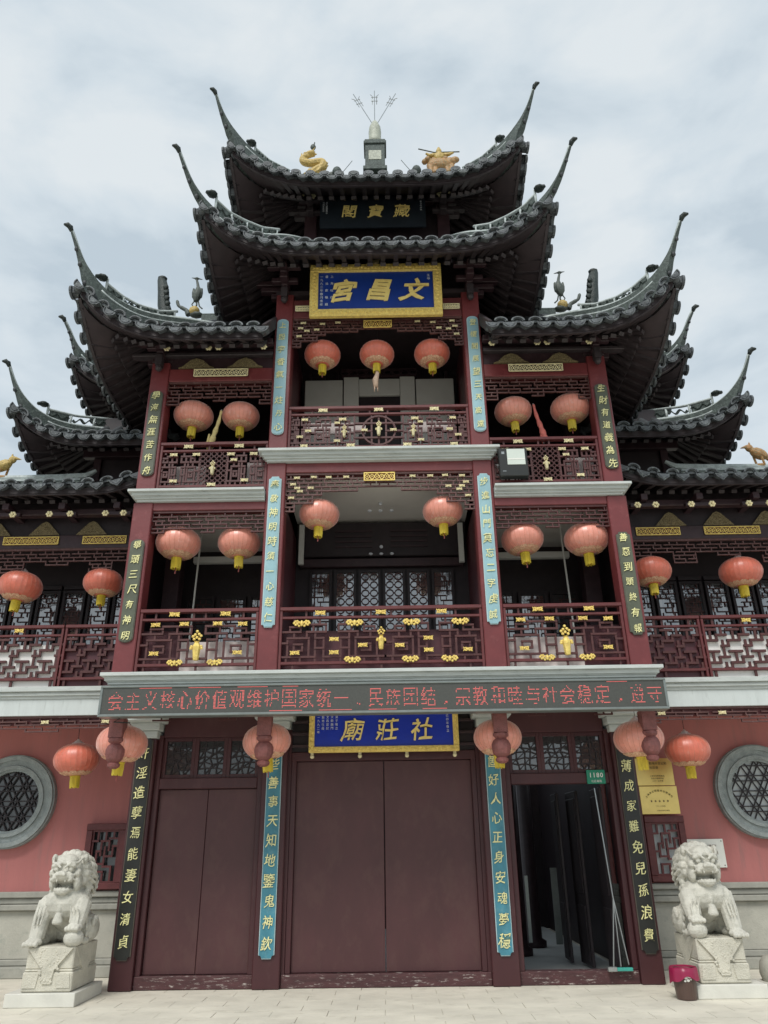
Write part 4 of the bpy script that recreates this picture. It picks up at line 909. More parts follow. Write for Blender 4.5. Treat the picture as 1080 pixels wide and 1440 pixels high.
# ------------------------------------------------------------------ plaques
def plaque(label, cx, cy, cz, w, h, fr, frm, field, chars, cm, size, gap, tilt=0, small=(), seal=None, cat='plaque', shear=.1, off=.02, smat='whitetext', ext=True):
    P = thing('hanging_plaque', label, cat, (cx, cy, cz))
    bx('field', field, P, -w/2+fr*.6, w/2-fr*.6, -.01, .02, -h/2+fr*.6, h/2-fr*.6)
    if frm:
        f = MB()
        for (a, b, c, d) in ((-w/2, w/2, h/2-fr, h/2), (-w/2, w/2, -h/2, -h/2+fr)): f.box(a, b, -.05, .03, c, d)
        for (a, b) in ((-w/2, -w/2+fr), (w/2-fr, w/2)): f.box(a, b, -.048, .03, -h/2+fr, h/2-fr)
        FR = f.build('frame', frm, P, bevel=.008)
        r = MB(); k = int(w/.055)
        for i in range(k):
            x = -w/2+fr*.4+(w-fr*.8)*i/(k-1)
            for z in (h/2-fr/2, -h/2+fr/2): r.ell((x, -.052, z+.012*sin(i*1.9)), (.022, .014, fr*.24), 6); r.bar((x-.02, -.053, z-.02*cos(i)), (x+.02, -.053, z+.02*cos(i)), .012, .012)
        k = int(h/.055)
        for i in range(1, k-1):
            z = -h/2+h*i/(k-1)
            for x in (-w/2+fr/2, w/2-fr/2): r.ell((x+.01*sin(i*2.1), -.050, z), (fr*.24, .014, .022), 6)
        r.build('frame_carving', frm, FR)
    n = len(chars)
    for i, c in enumerate(chars):
        o = put(c, cm, P, (i-(n-1)/2)*gap+(.05 if len(small) else 0), -.03, -.005, size, off=off, shear=shear)
    if small: column_text('small_inscription', small, smat, P, -w/2+fr+.05, -.02, h*.28, size*.13, size*.16, size*.20)
    if seal: column_text('small_inscription', [seal], smat, P, w/2-fr-.07, -.02, h*.28, size*.13, size*.16, size*.2)
    P.rotation_euler = (tilt, 0, 0); return P
p = plaque('gold-framed blue plaque reading 宮昌文 high above the top balcony', -.02, F-.19, 9.50, 2.05, .95, .13, 'gold', 'plaqueblue', '宮昌文', 'goldtext', .40, .54, radians(4), ['一九九二年春月重修', '書 法 家 敬 題', '上 海 社 莊'], '壬申', off=.028, shear=.28)
crest = MB(); crest.ell((0, -.06, .5), (.06, .03, .04), 8)
for a in (-50, -25, 0, 25, 50): crest.tube([(0, -.06, .5), (.13*sin(radians(a)), -.07, .5+.10*cos(radians(a)))], [.014, .005], 5)
crest.build('frame_crest', 'golddark', p)
plaque('dark plaque with gold characters 閣寶藏 under the topmost roof', -.07, -.66, 11.95, 1.92, .74, .03, None, 'plaquedark', '閣寶藏', 'goldtext', .29, .47, radians(3), ['丙戌年吉日', '里人重建敬立'], '歲次丙戌秋', off=.006)
plaque('bright blue plaque reading 廟莊社 half hidden behind the display board', .01, -.15, 3.06, 2.04, .60, .075, 'gold', 'plaqueblue2', '廟莊社', 'goldtext', .31, .47, 0, ['一九九二年', '重修社莊', '文昌宮記', '大殿廟門', '弟子敬立'], '己卯年春立', off=.009, shear=.15)

# ------------------------------------------------------------------ couplet boards
def couplet(label, x, y, z0, z1, w, board, rim, cm, text, size, zt=None, zb=None, round_=False, off=.003):
    B = thing('couplet_board', label, 'couplet board', (x, y, z0), 'vertical couplet boards on the columns'); h = z1-z0
    def outline(w, h, o):
        if round_:
            r = w/2-o; q = [(-w/2+o+r+r*cos(a), o+r*.7+r*.7*sin(a)) for a in np.linspace(pi, 2*pi, 9)]
            q += [(r*cos(a), h-o-r*.7+r*.7*sin(a)) for a in np.linspace(0, pi, 9)]; return q
        c = w*.22; return [(-w/2+o, c), (-w/2+c*.7, c*.8), (-w/2+c, o), (w/2-c, o), (w/2-c*.7, c*.8), (w/2-o, c), (w/2-o, h-c), (w/2-c*.7, h-c*.8), (w/2-c, h-o), (-w/2+c, h-o), (-w/2+c*.7, h-c*.8), (-w/2+o, h-c)]
    MB().prism_y(outline(w, h, 0), -.018, .0).build('backing', rim, B); MB().prism_y(outline(w, h, .010), -.026, -.016).build('face', board, B)
    n = len(text); zt = (zt if zt is not None else z1-h*.06)-z0; zb = (zb if zb is not None else z0+h*.06)-z0
    for i, c in enumerate(text): put(c, cm, B, random.uniform(-.008, .008), -.036, zt+(zb-zt)*i/(n-1), size*random.uniform(.86, 1.06), off=off, shear=.12, sx=.9)
    return B
couplet('tall black couplet board with gold characters ending 女清貞, beside the closed left door bay', -3.285, -.004, .33, 3.02, .215, 'blackboard', 'darkrim', 'greentext', '奸淫造孽焉能妻女清貞', .165, 2.80, .54)
couplet('tall black couplet board with gold characters ending 孫浪費, beside the open right door bay', 3.285, -.004, .33, 3.02, .215, 'blackboard', 'darkrim', 'greentext', '刻薄成家難免兒孫浪費', .165, 2.80, .54)
couplet('tall blue couplet board ending 鬼神欽, between closed left bay and the double door', -1.486, -.004, .33, 3.02, .20, 'blueboard', 'boardrim', 'greentext', '行些善事天知地鑒鬼神欽', .17, 2.87, .50)
couplet('tall blue couplet board ending 魂夢穩, between the double door and the open bay', 1.486, -.004, .33, 3.02, .20, 'blueboard', 'boardrim', 'greentext', '做箇好人心正身安魂夢穩', .17, 2.87, .50)
couplet('pale blue couplet board reading 奉敬神明 on the middle-floor column left of centre', -XI-.005, F-.004, 4.20, 6.38, .175, 'paleblue', 'boardrim', 'greentext', '奉敬神明時須一心慈仁', .14)
couplet('pale blue couplet board reading 步進山門 on the middle-floor column right of centre', XI+.005, F-.004, 4.20, 6.38, .175, 'paleblue', 'boardrim', 'greentext', '步進山門莫忘二字虔誠', .14)
couplet('pale blue couplet board reading 上殿 beside the top balcony, left column', -XI-.01, F-.004, 7.06, 9.12, .175, 'paleblue', 'boardrim', 'greentext', '上殿宇香氣一炷丹心', .13, round_=True)
couplet('pale blue couplet board reading 登樓閣 beside the top balcony, right column', XI+.01, F-.004, 7.06, 9.12, .175, 'paleblue', 'boardrim', 'greentext', '登樓閣展望三天高遠', .13, round_=True)
couplet('dark green board reading 舉頭三尺有神明 on the outer left column', -XO, F-.004, 4.03, 5.46, .19, 'greenboard', 'darkrim', 'greentext', '舉頭三尺有神明', .135, round_=True)
couplet('dark green board reading 善惡到頭終有報 on the outer right column', XO, F-.004, 4.03, 5.46, .19, 'greenboard', 'darkrim', 'greentext', '善惡到頭終有報', .135)
couplet('dark green board reading 學海無涯苦作舟 on the upper outer left column', -XO, F-.004, 6.42, 7.84, .19, 'greenboard', 'darkrim', 'greentext', '學海無涯苦作舟', .14, round_=True)
couplet('dark green board reading 生財有道義為先 on the upper outer right column', XO, F-.004, 6.42, 7.84, .19, 'greenboard', 'darkrim', 'greentext', '生財有道義為先', .14, round_=True)

# ------------------------------------------------------------------ LED message board
LD = thing('led_display', 'long grey dot-matrix display board with red scrolling characters over the doors', 'display board', (0, -1.50, 3.06))
f = MB(); f.box(-3.43, 3.46, -.045, .13, .0, .03); f.box(-3.43, 3.46, -.045, .13, .345, .37); f.box(-3.43, -3.40, -.043, .13, .03, .345); f.box(3.43, 3.46, -.043, .13, .03, .345); f.build('frame', 'ledframe', LD, bevel=.006)
bx('panel', 'ledgrey', LD, -3.40, 3.43, -.03, .1, .03, .345)
def raster(ch, n=15):
    me = glyph(ch, 'whitetext', .0, 0., .004); vs = [(v.co.x, v.co.z) for v in me.vertices if v.co.y < 0]
    G = np.zeros((n, n), bool); X, Z = np.meshgrid((np.arange(n)+.5)/n-.5, (np.arange(n)+.5)/n-.5); P = np.array([(v.co.x, v.co.z) for v in me.vertices])
    for q in me.polygons:
        if abs(q.normal.y) < .9: continue
        ids = list(q.vertices)
        for k in range(1, len(ids)-1):
            a, b, c = P[ids[0]], P[ids[k]], P[ids[k+1]]; d1 = (X-b[0])*(a[1]-b[1])-(a[0]-b[0])*(Z-b[1]); d2 = (X-c[0])*(b[1]-c[1])-(b[0]-c[0])*(Z-c[1]); d3 = (X-a[0])*(c[1]-a[1])-(c[0]-a[0])*(Z-a[1])
            G |= ~(((d1 < 0)|(d2 < 0)|(d3 < 0)) & ((d1 > 0)|(d2 > 0)|(d3 > 0)))
    return G
msg = '会主义核心价值观维护国家统一、民族团结，宗教和睦与社会稳定，遵守'
pit = .0151; dots = MB(); x = -3.33; adv = (3.42+3.33)/len(msg)
for ch in msg:
    G = raster(ch); ph = random.randrange(4); G[[j for j in range(15) if (j+ph) % 4 == 0 and random.random() < .4]] = False; G &= np.random.RandomState(ord(ch)).rand(15, 15) > .07
    for j in range(15):
        for i in range(15):
            if G[j, i]:
                X_ = x+(i+.5)*(adv*.93/15); Z_ = .188+(j-7)*pit*1.12*(.35 if ch in '，、' else 1)-(.075 if ch in '，、' else 0); r = .0053
                dots.add([(X_-r, -.033, Z_-r), (X_+r, -.033, Z_-r), (X_+r, -.033, Z_+r), (X_-r, -.033, Z_+r)], [(0, 1, 2, 3)])
    x += adv
for (a, b, zz) in ((-2.95, -2.55, .335), (-2.35, -1.95, .335), (-1.75, -1.38, .335), (-1.2, -1.0, .335), (-1.35, -.95, .045), (-.75, -.35, .045), (-.15, .2, .045), (.5, .8, .045), (2.75, 3.0, .335)):
    for i in range(int((b-a)/.0147)): X_ = a+i*.0147; dots.add([(X_-.006, -.033, zz-.004), (X_+.006, -.033, zz-.004), (X_+.006, -.033, zz+.004), (X_-.006, -.033, zz+.004)], [(0, 1, 2, 3)])
tag(dots.build('lit_dots', 'leddot', LD), kind='stuff')
cb = MB(); cb.tube([(-3.2, .1, .0), (-3.25, .05, -.05), (-3.1, .2, -.04)], .008, 5); cb.build('cable', 'cord', LD)

# ------------------------------------------------------------------ lanterns
def lantern_meshes(m):
    prof = [(.075, -.235)]+[(.30*cos(a)**.82 if cos(a) > 0 else 0, .235*sin(a)) for a in np.linspace(-1.28, 1.28, 17)]+[(.075, .236)]
    n = 96; vs = []; fs = []
    for (r, z) in prof:
        for k in range(n):
            a = 2*pi*k/n; w = abs(sin(a*14)); rr = r*(.982+.018*w**.5); vs.append((rr*cos(a), rr*sin(a), z))
    for i in range(len(prof)-1):
        for k in range(n): fs.append((i*n+k, i*n+(k+1)%n, (i+1)*n+(k+1)%n, (i+1)*n+k))
    body = MB().add(vs, fs).mesh('lantern_body', m, True)
    return body
LB = {m: lantern_meshes(m) for m in ('lantern', 'lanternpale')}
def lace_mesh():
    mb = MB(); n = 72; rows = []
    for t in np.linspace(0, 1, 5):
        a = -1.28+.36*t; r = .304*cos(a)**.82+.006; z = .238*sin(a)-.004
        rows.append([(r*(1+(.05*abs(sin(k*pi/6)) if t > .9 else 0))*cos(2*pi*k/n), r*(1+(.05*abs(sin(k*pi/6)) if t > .9 else 0))*sin(2*pi*k/n), z+(.026*abs(sin(k*pi/6)) if t > .9 else 0)) for k in range(n)])
    vs = [p for r in rows for p in r]; mb.add(vs, [(i*n+k, i*n+(k+1)%n, (i+1)*n+(k+1)%n, (i+1)*n+k) for i in range(4) for k in range(n)])
    for k in range(24):
        a = 2*pi*k/24
        for (r, z) in ((.175, -.205), (.14, -.22)): mb.ell((r*cos(a)*1.0, r*sin(a), z), (.013, .013, .009), 5)
    return mb.mesh('lace_collar', 'lace', True)
LACE = lace_mesh()
def rib_mesh():
    mb = MB()
    for k in range(28):
        a = 2*pi*(k+.5)/28; mb.tube([(.301*cos(q)**.82*cos(a), .301*cos(q)**.82*sin(a), .236*sin(q)) for q in np.linspace(-1.2, 1.25, 11)], .0018, 3, False)
    return mb.mesh('ribs', 'rib')
RIBM = rib_mesh()
def cap_mesh():
    return MB().lathe([(.085,.225),(.08,.24),(.05,.252),(.045,.27),(.02,.28),(.012,.30)], 14).mesh('top_cap', 'cap', True)
CAPM = cap_mesh()
tm = MB(); tm.lathe([(.07,-.235),(.072,-.25),(.062,-.255)], 14)
for k in range(22):
    a = 2*pi*k/22; tm.tube([(.056*cos(a), .056*sin(a), -.25), (.058*cos(a), .058*sin(a), -.33), (.054*cos(a+.05), .054*sin(a+.05), -.405+.008*sin(k*2.3))], .0085, 4)
tm.lathe([(.045,-.25),(.045,-.36)], 10); TASS = tm.mesh('tassel', 'tassel')
RDROP = MB().tube([(0,0,-.36),(.003,0,-.43),(0,0,-.48)], [.006,.007,.009], 5).mesh('tassel_cord', 'redcord')
L0 = None
def lantern(x, y, z, label, group, s=1., m='lanternpale', hang=.5, banner=None, rot=0., drop=True):
    T = thing('red_lantern', label, 'lantern', (x, y, z), group)
    for nm, me in (('lantern_body', LB[m]), ('ribs', RIBM), ('lace_collar', LACE), ('top_cap', CAPM), ('tassel', TASS))+((('tassel_cord', RDROP),) if drop else ()): inst(nm, me, T)
    c = MB(); c.tube([(0, 0, .29), (0, 0, (.29+hang))], .004, 4); c.build('hanging_cord', 'cord', T)
    if banner:
        b = MB(); b.tube([(0, 0, -.33), (.01, -.01, -.45), (-.02, .0, -.60), (-.01, 0, -.74)], [.02, .035, .055, .04], 8); b.tube([(-.03, 0, -.70), (-.035, 0, -.86)], [.02, .006], 5); b.tube([(.02, 0, -.70), (.03, 0, -.84)], [.015, .006], 5); b.build('streamer', banner, T, smooth=True)
    T.scale = (s*1.01, s*1.01, s*.91); T.rotation_euler = (random.uniform(-.06, .06), random.uniform(-.08, .08), rot+random.uniform(0, 2)); return T
yb = -.92
g1 = 'lanterns along the top balcony'; lantern(-.88, yb, 8.70, 'leftmost of the three red lanterns under the blue 宮昌文 plaque', g1, .94, 'lantern')
lantern(-.02, yb, 8.69, 'middle top-balcony lantern trailing a long cream streamer', g1, .90, 'lantern', banner='flagcream'); lantern(.85, yb, 8.69, 'rightmost of the three red lanterns under the blue 宮昌文 plaque', g1, .93, 'lantern')
g2 = 'lanterns in the upper side bays'
lantern(-2.82, yb, 7.62, 'upper left bay lantern beside the 學海無涯苦作舟 board', g2, .98); lantern(-2.10, yb, 7.60, 'upper left bay lantern right of the furled flag', g2, .93)
lantern(2.04, yb, 7.61, 'upper right bay lantern left of the furled red flag', g2, .93); lantern(2.91, yb, 7.64, 'upper right bay lantern beside the 生財有道義為先 board', g2, .98)
g3 = 'lanterns over the middle balconies'
lantern(-.87, yb, 5.95, 'central middle-floor lantern at the left, below the gilded valance', g3, .95); lantern(.90, yb, 5.97, 'central middle-floor lantern at the right, below the gilded valance', g3, .95)
lantern(-2.85, yb, 5.54, 'middle left bay lantern nearer the outer dark green 舉頭三尺 board', g3, 1.03); lantern(-1.99, yb, 5.53, 'middle left bay lantern nearer the inner pale blue 奉敬神明 board', g3, .98)
lantern(2.00, yb, 5.52, 'middle right bay lantern nearer the inner pale blue 步進山門 board', g3, .98); lantern(2.90, yb, 5.51, 'middle right bay lantern nearer the outer dark green 善惡到頭 board', g3, 1.03, drop=False)
g4 = 'lanterns over the wing balconies'
lantern(-5.55, .2, 5.31, 'left wing upper lantern at the picture edge, over the white-backed railing', g4, 1.06, 'lantern'); lantern(-4.28, .2, 5.35, 'left wing upper lantern next to the outer left column', g4, .97, 'lantern')
lantern(4.14, .2, 5.40, 'right wing upper lantern next to the outer right column', g4, 1., 'lantern'); lantern(5.51, .2, 5.37, 'right wing upper lantern at the picture edge, over the white-backed railing', g4, 1.04, 'lantern', drop=False)
g5 = 'lanterns behind the carved hanging posts'
lantern(-3.31, -.88, 2.83, 'lantern behind the hanging post at the far left, by the black 女清貞 board', g5, 1.04); lantern(-1.47, -.88, 2.83, 'lantern behind the second hanging post, left of the blue 廟莊社 plaque', g5, 1.0)
lantern(1.46, -.88, 2.84, 'lantern behind the third hanging post, right of the blue 廟莊社 plaque', g5, 1.0, drop=False); lantern(3.24, -.88, 2.80, 'lantern behind the hanging post at the far right, beside the brass plates', g5, 1.02, drop=False)
g6 = 'lanterns against the pink walls'
lantern(-4.38, .42, 2.78, 'lantern hanging before the left pink wall by the round window', g6, 1.03, 'lantern', drop=False); lantern(4.32, .42, 2.79, 'lantern hanging before the right pink wall above the gold plates', g6, 1.03, 'lantern', drop=False)

# ------------------------------------------------------------------ roof statues
def curve_tube(pts, n=40):
    P = [Vector(p) for p in pts]; out = []
    for i in range(len(P)-1):
        a = P[max(i-1, 0)]; b = P[i]; c = P[i+1]; d = P[min(i+2, len(P)-1)]
        for k in range(max(2, n//len(P))):
            t = k/max(2, n//len(P)); out.append(.5*((2*b)+(c-a)*t+(2*a-5*b+4*c-d)*t*t+(3*b-3*c+d-a)*t**3))
    out.append(P[-1]); return out
DR = thing('dragon_statue', 'yellow glazed coiling dragon on the topmost ridge at the left', 'statue', (-1.33, .39, 13.97))
path = curve_tube([(.30,0,.02),(.15,0,.06),(.0,0,.10),(.12,0,.22),(.24,0,.30),(.20,0,.42),(.0,0,.40),(-.16,0,.44),(-.18,0,.56),(-.05,0,.62),(.06,0,.64)], 60)
mb = MB(); n = len(path); mb.tube(path, [.035+.06*sin(pi*min(1, .15+.85*i/n))*.9 for i in range(n)], 8)
for i in range(2, n-2, 3): mb.ell(path[i]+Vector((.05*cos(i), 0, .075)), (.018, .018, .055), 5); mb.ell(path[i]+Vector((.075, -.02, .0)), (.05, .018, .018), 5)
mb.ell((-.02, -.02, .66), (.10, .07, .06), 8); mb.ell((-.12, -.02, .65), (.06, .045, .035), 8); mb.tube([(.02,.03,.7),(.06,.04,.80)], [.02,.008], 5); mb.tube([(.02,-.05,.7),(.07,-.05,.80)], [.02,.008], 5)
for (x, z) in ((-.02, .05), (.2, .1)): mb.tube([(x, -.05, z+.12), (x-.06, -.08, z), (x-.12, -.08, z-.03)], [.04, .03, .015], 6)
inst('body', remesh(mb, 'dragon_body', 'yellowglaze', .012), DR)
pm = MB(); pm.ell((.02, 0, .86), (.06, .05, .075), 8); pm.tube([(.02,0,.78),(.05,0,1.0)], [.03,.01], 6); pm.build('pearl', 'darkglaze', DR, smooth=True)
rk = MB(); [rk.ell((x, 0, .03), (.10, .09, .09), 7) for x in (-.30, -.1, .12, .30, .42)]; rk.ell((.52, 0, .1), (.09, .07, .13), 7); rk.build('base_rocks', 'darkglaze', DR, smooth=True)
WR = thing('rider_statue', 'orange and green glazed warrior riding a beast on the topmost ridge at the right', 'statue', (1.28, .39, 13.98))
mb = MB(); mb.ell((0, 0, .28), (.27, .12, .15), 10); mb.ell((.22, 0, .36), (.12, .09, .10), 8); mb.ell((.32, 0, .42), (.10, .07, .07), 8)
for x in (-.2, -.1, .14, .24): mb.tube([(x, 0, .25), (x+.02, -.04, .02)], [.07, .05], 6)
for i in range(9): mb.ell((-.30+.06*i, .02*(-1)**i, .40+.03*sin(i*2)), (.07, .07, .06), 6)
inst('beast', remesh(mb, 'beast', 'orange', .014), WR)
mb = MB(); mb.ell((0, 0, .50), (.12, .09, .14), 8); mb.ell((.0, 0, .66), (.065, .065, .07), 8); mb.ell((0, 0, .73), (.04, .04, .05), 6)
mb.tube([(-.06,0,.56),(-.20,-.03,.52),(-.27,-.03,.58)], [.05,.04,.025], 6); mb.tube([(.06,0,.56),(.2,-.03,.54),(.30,-.03,.60)], [.05,.04,.025], 6)
for sx in (-1, 1): mb.ell((sx*.1, .05, .46), (.12, .04, .16), 7)
inst('rider', remesh(mb, 'rider', 'yellowglaze', .012), WR)
MB().tube([(-.42, -.04, .70), (-.1, -.05, .58), (.42, -.04, .60)], .013, 6).build('spear', 'darkglaze', WR)
FI = thing('ridge_finial', 'stone pedestal with a pale gourd and three thin tridents, centre of the top ridge', 'finial', (-.03, .39, 13.97))
f = MB(); f.box(-.24, .24, -.2, .2, 0, .10); f.box(-.20, .20, -.17, .17, .10, .72); f.box(-.23, .23, -.2, .2, .72, .80); f.box(-.21, .21, -.18, .18, .80, .86); f.build('pedestal', 'ridge', FI, bevel=.01)
bx('pedestal_plate', 'gourd', FI, -.13, .13, -.18, -.165, .28, .54, .006)
g_ = MB(); g_.lathe([(.06,.86),(.14,.90),(.145,.98),(.12,1.1),(.125,1.25),(.11,1.42),(.07,1.52),(.03,1.58),(.01,1.62)], 14, (0,0,0), 6, .12); g_.build('gourd', 'gourd', FI, smooth=True)
for a in (-24, 0, 24):
    t = MB(); ca, sa = cos(radians(a)), sin(radians(a)); P = lambda u, v: (u*ca+v*sa, 0, 1.40+v*ca-u*sa)
    t.tube([P(0, 0), P(0, 1.12)], .009, 5); t.tube([P(-.07, .80), P(.07, .80)], .008, 4); t.tube([P(-.09, 1.0), P(-.045, .95), P(-.045, .70)], .008, 4); t.tube([P(.09, 1.0), P(.045, .95), P(.045, .70)], .008, 4); t.tube([P(-.07, .92), P(.07, .92)], .008, 4)
    t.build('trident', 'steel', FI)
rods = MB(); rods.tube([(-.75,.39,13.7),(-.45,.39,14.1)], .007, 4)
for sx in (-1, 1):
    q = MB(); q.tube([(sx*.78, .39, 13.96), (sx*.50, .39, 14.42)], .007, 4); q.ell((sx*.80, .30, 14.02), (.10, .09, .12), 8); q.build('ridge_ornament', 'ridge', TG, smooth=True)
def crane(s, label):
    C_ = thing('crane_statue', label, 'statue', (s*3.36, .27, 10.48), 'cranes on the side roofs')
    mb = MB(); mb.tube(curve_tube([(-.02,0,.34),(.0,0,.45),(.03,0,.56),(.02,0,.68),(-.02,0,.80),(-.03,0,.90)], 20), [.06,.10,.10,.075,.045,.032,.028,.026,.026,.025,.025,.025,.024,.024,.024,.023,.023,.022,.022,.02][:19]+[.02]*30, 8) if False else None
    P = curve_tube([(.0,0,.30),(.02,0,.42),(.03,0,.56),(.01,0,.70),(-.02,0,.82)], 25); mb.tube(P, [.03+.05*sin(pi*min(1, i/(len(P)*.62))) if i < len(P)*.62 else .03-.012*(i/len(P)-.62)/.38 for i in range(len(P))], 8)
    mb.ell((-.02, 0, .84), (.045, .035, .03), 6); mb.tube([(-.03,0,.845),(-.12,0,.865)], [.02,.008], 5); mb.tube([(0,0,.845),(.09,0,.815)], [.02,.008], 5)
    for sx in (-1, 1): mb.ell((.02+sx*.075, .0, .50), (.028, .04, .13), 7)
    inst('bird', remesh(mb, 'crane_body', 'darkglaze', .010), C_)
    lg = MB(); lg.tube([(.02,0,.32),(.03,0,.22),(.0,0,.16)], .016, 5); lg.tube([(.05,0,.32),(.08,0,.20),(.14,0,.14)], .014, 5); lg.tube([(-.02,0,.32),(-.06,0,.24),(-.03,0,.18)], .012, 5); lg.build('legs', 'darkglaze', C_)
    MB().ell((0, 0, .09), (.10, .09, .10), 10).build('gilt_ball', 'yellowglaze', C_, smooth=True)
    sp = MB(); sp.tube(curve_tube([(-.10,0,.0),(-.14,0,.10),(-.22,0,.16),(-.30,0,.22),(-.34,0,.34)], 20), [.05]*4+[.04]*6+[.03]*6+[.018]*20, 6); sp.ell((.05, 0, .0), (.14, .09, .05), 7); sp.build('scroll_base', 'darkglaze', C_, smooth=True)
    if s > 0: C_.scale = (-1, 1, 1)
    return C_
crane(-1, 'slender crane statue standing on a gilt ball, left side roof'); crane(1, 'slender crane statue with a curled base, right side roof')
def bird(s, label):
    B = thing('ridge_bird', label, 'statue', (s*6.38, .52, 7.36)); mb = MB()
    mb.ell((-.02, 0, .22), (.17, .09, .10), 8, Matrix.Rotation(-.5, 3, 'Y')); mb.ell((.12, 0, .33), (.07, .055, .07), 8); mb.tube([(.15,0,.36),(.27,0,.33)], [.035,.008], 6); mb.ell((-.22, 0, .12), (.14, .05, .06), 7, Matrix.Rotation(-.3, 3, 'Y')); mb.ell((.10, 0, .41), (.02, .02, .04), 5)
    inst('bird_body', remesh(mb, 'ridge_bird', 'orange' if s > 0 else 'yellowglaze', .012), B)
    l = MB(); l.tube([(-.03,-.04,.16),(-.05,-.05,0)], .02, 5); l.tube([(.06,.04,.18),(.03,.04,0)], .02, 5); l.ell((0, 0, -.02), (.12, .08, .05), 7); l.build('legs', 'orange', B)
    if s > 0: B.scale = (-1, 1, 1)
bird(-1, 'yellow glazed bird standing on the left wing ridge'); bird(1, 'orange glazed bird standing on the right wing ridge')

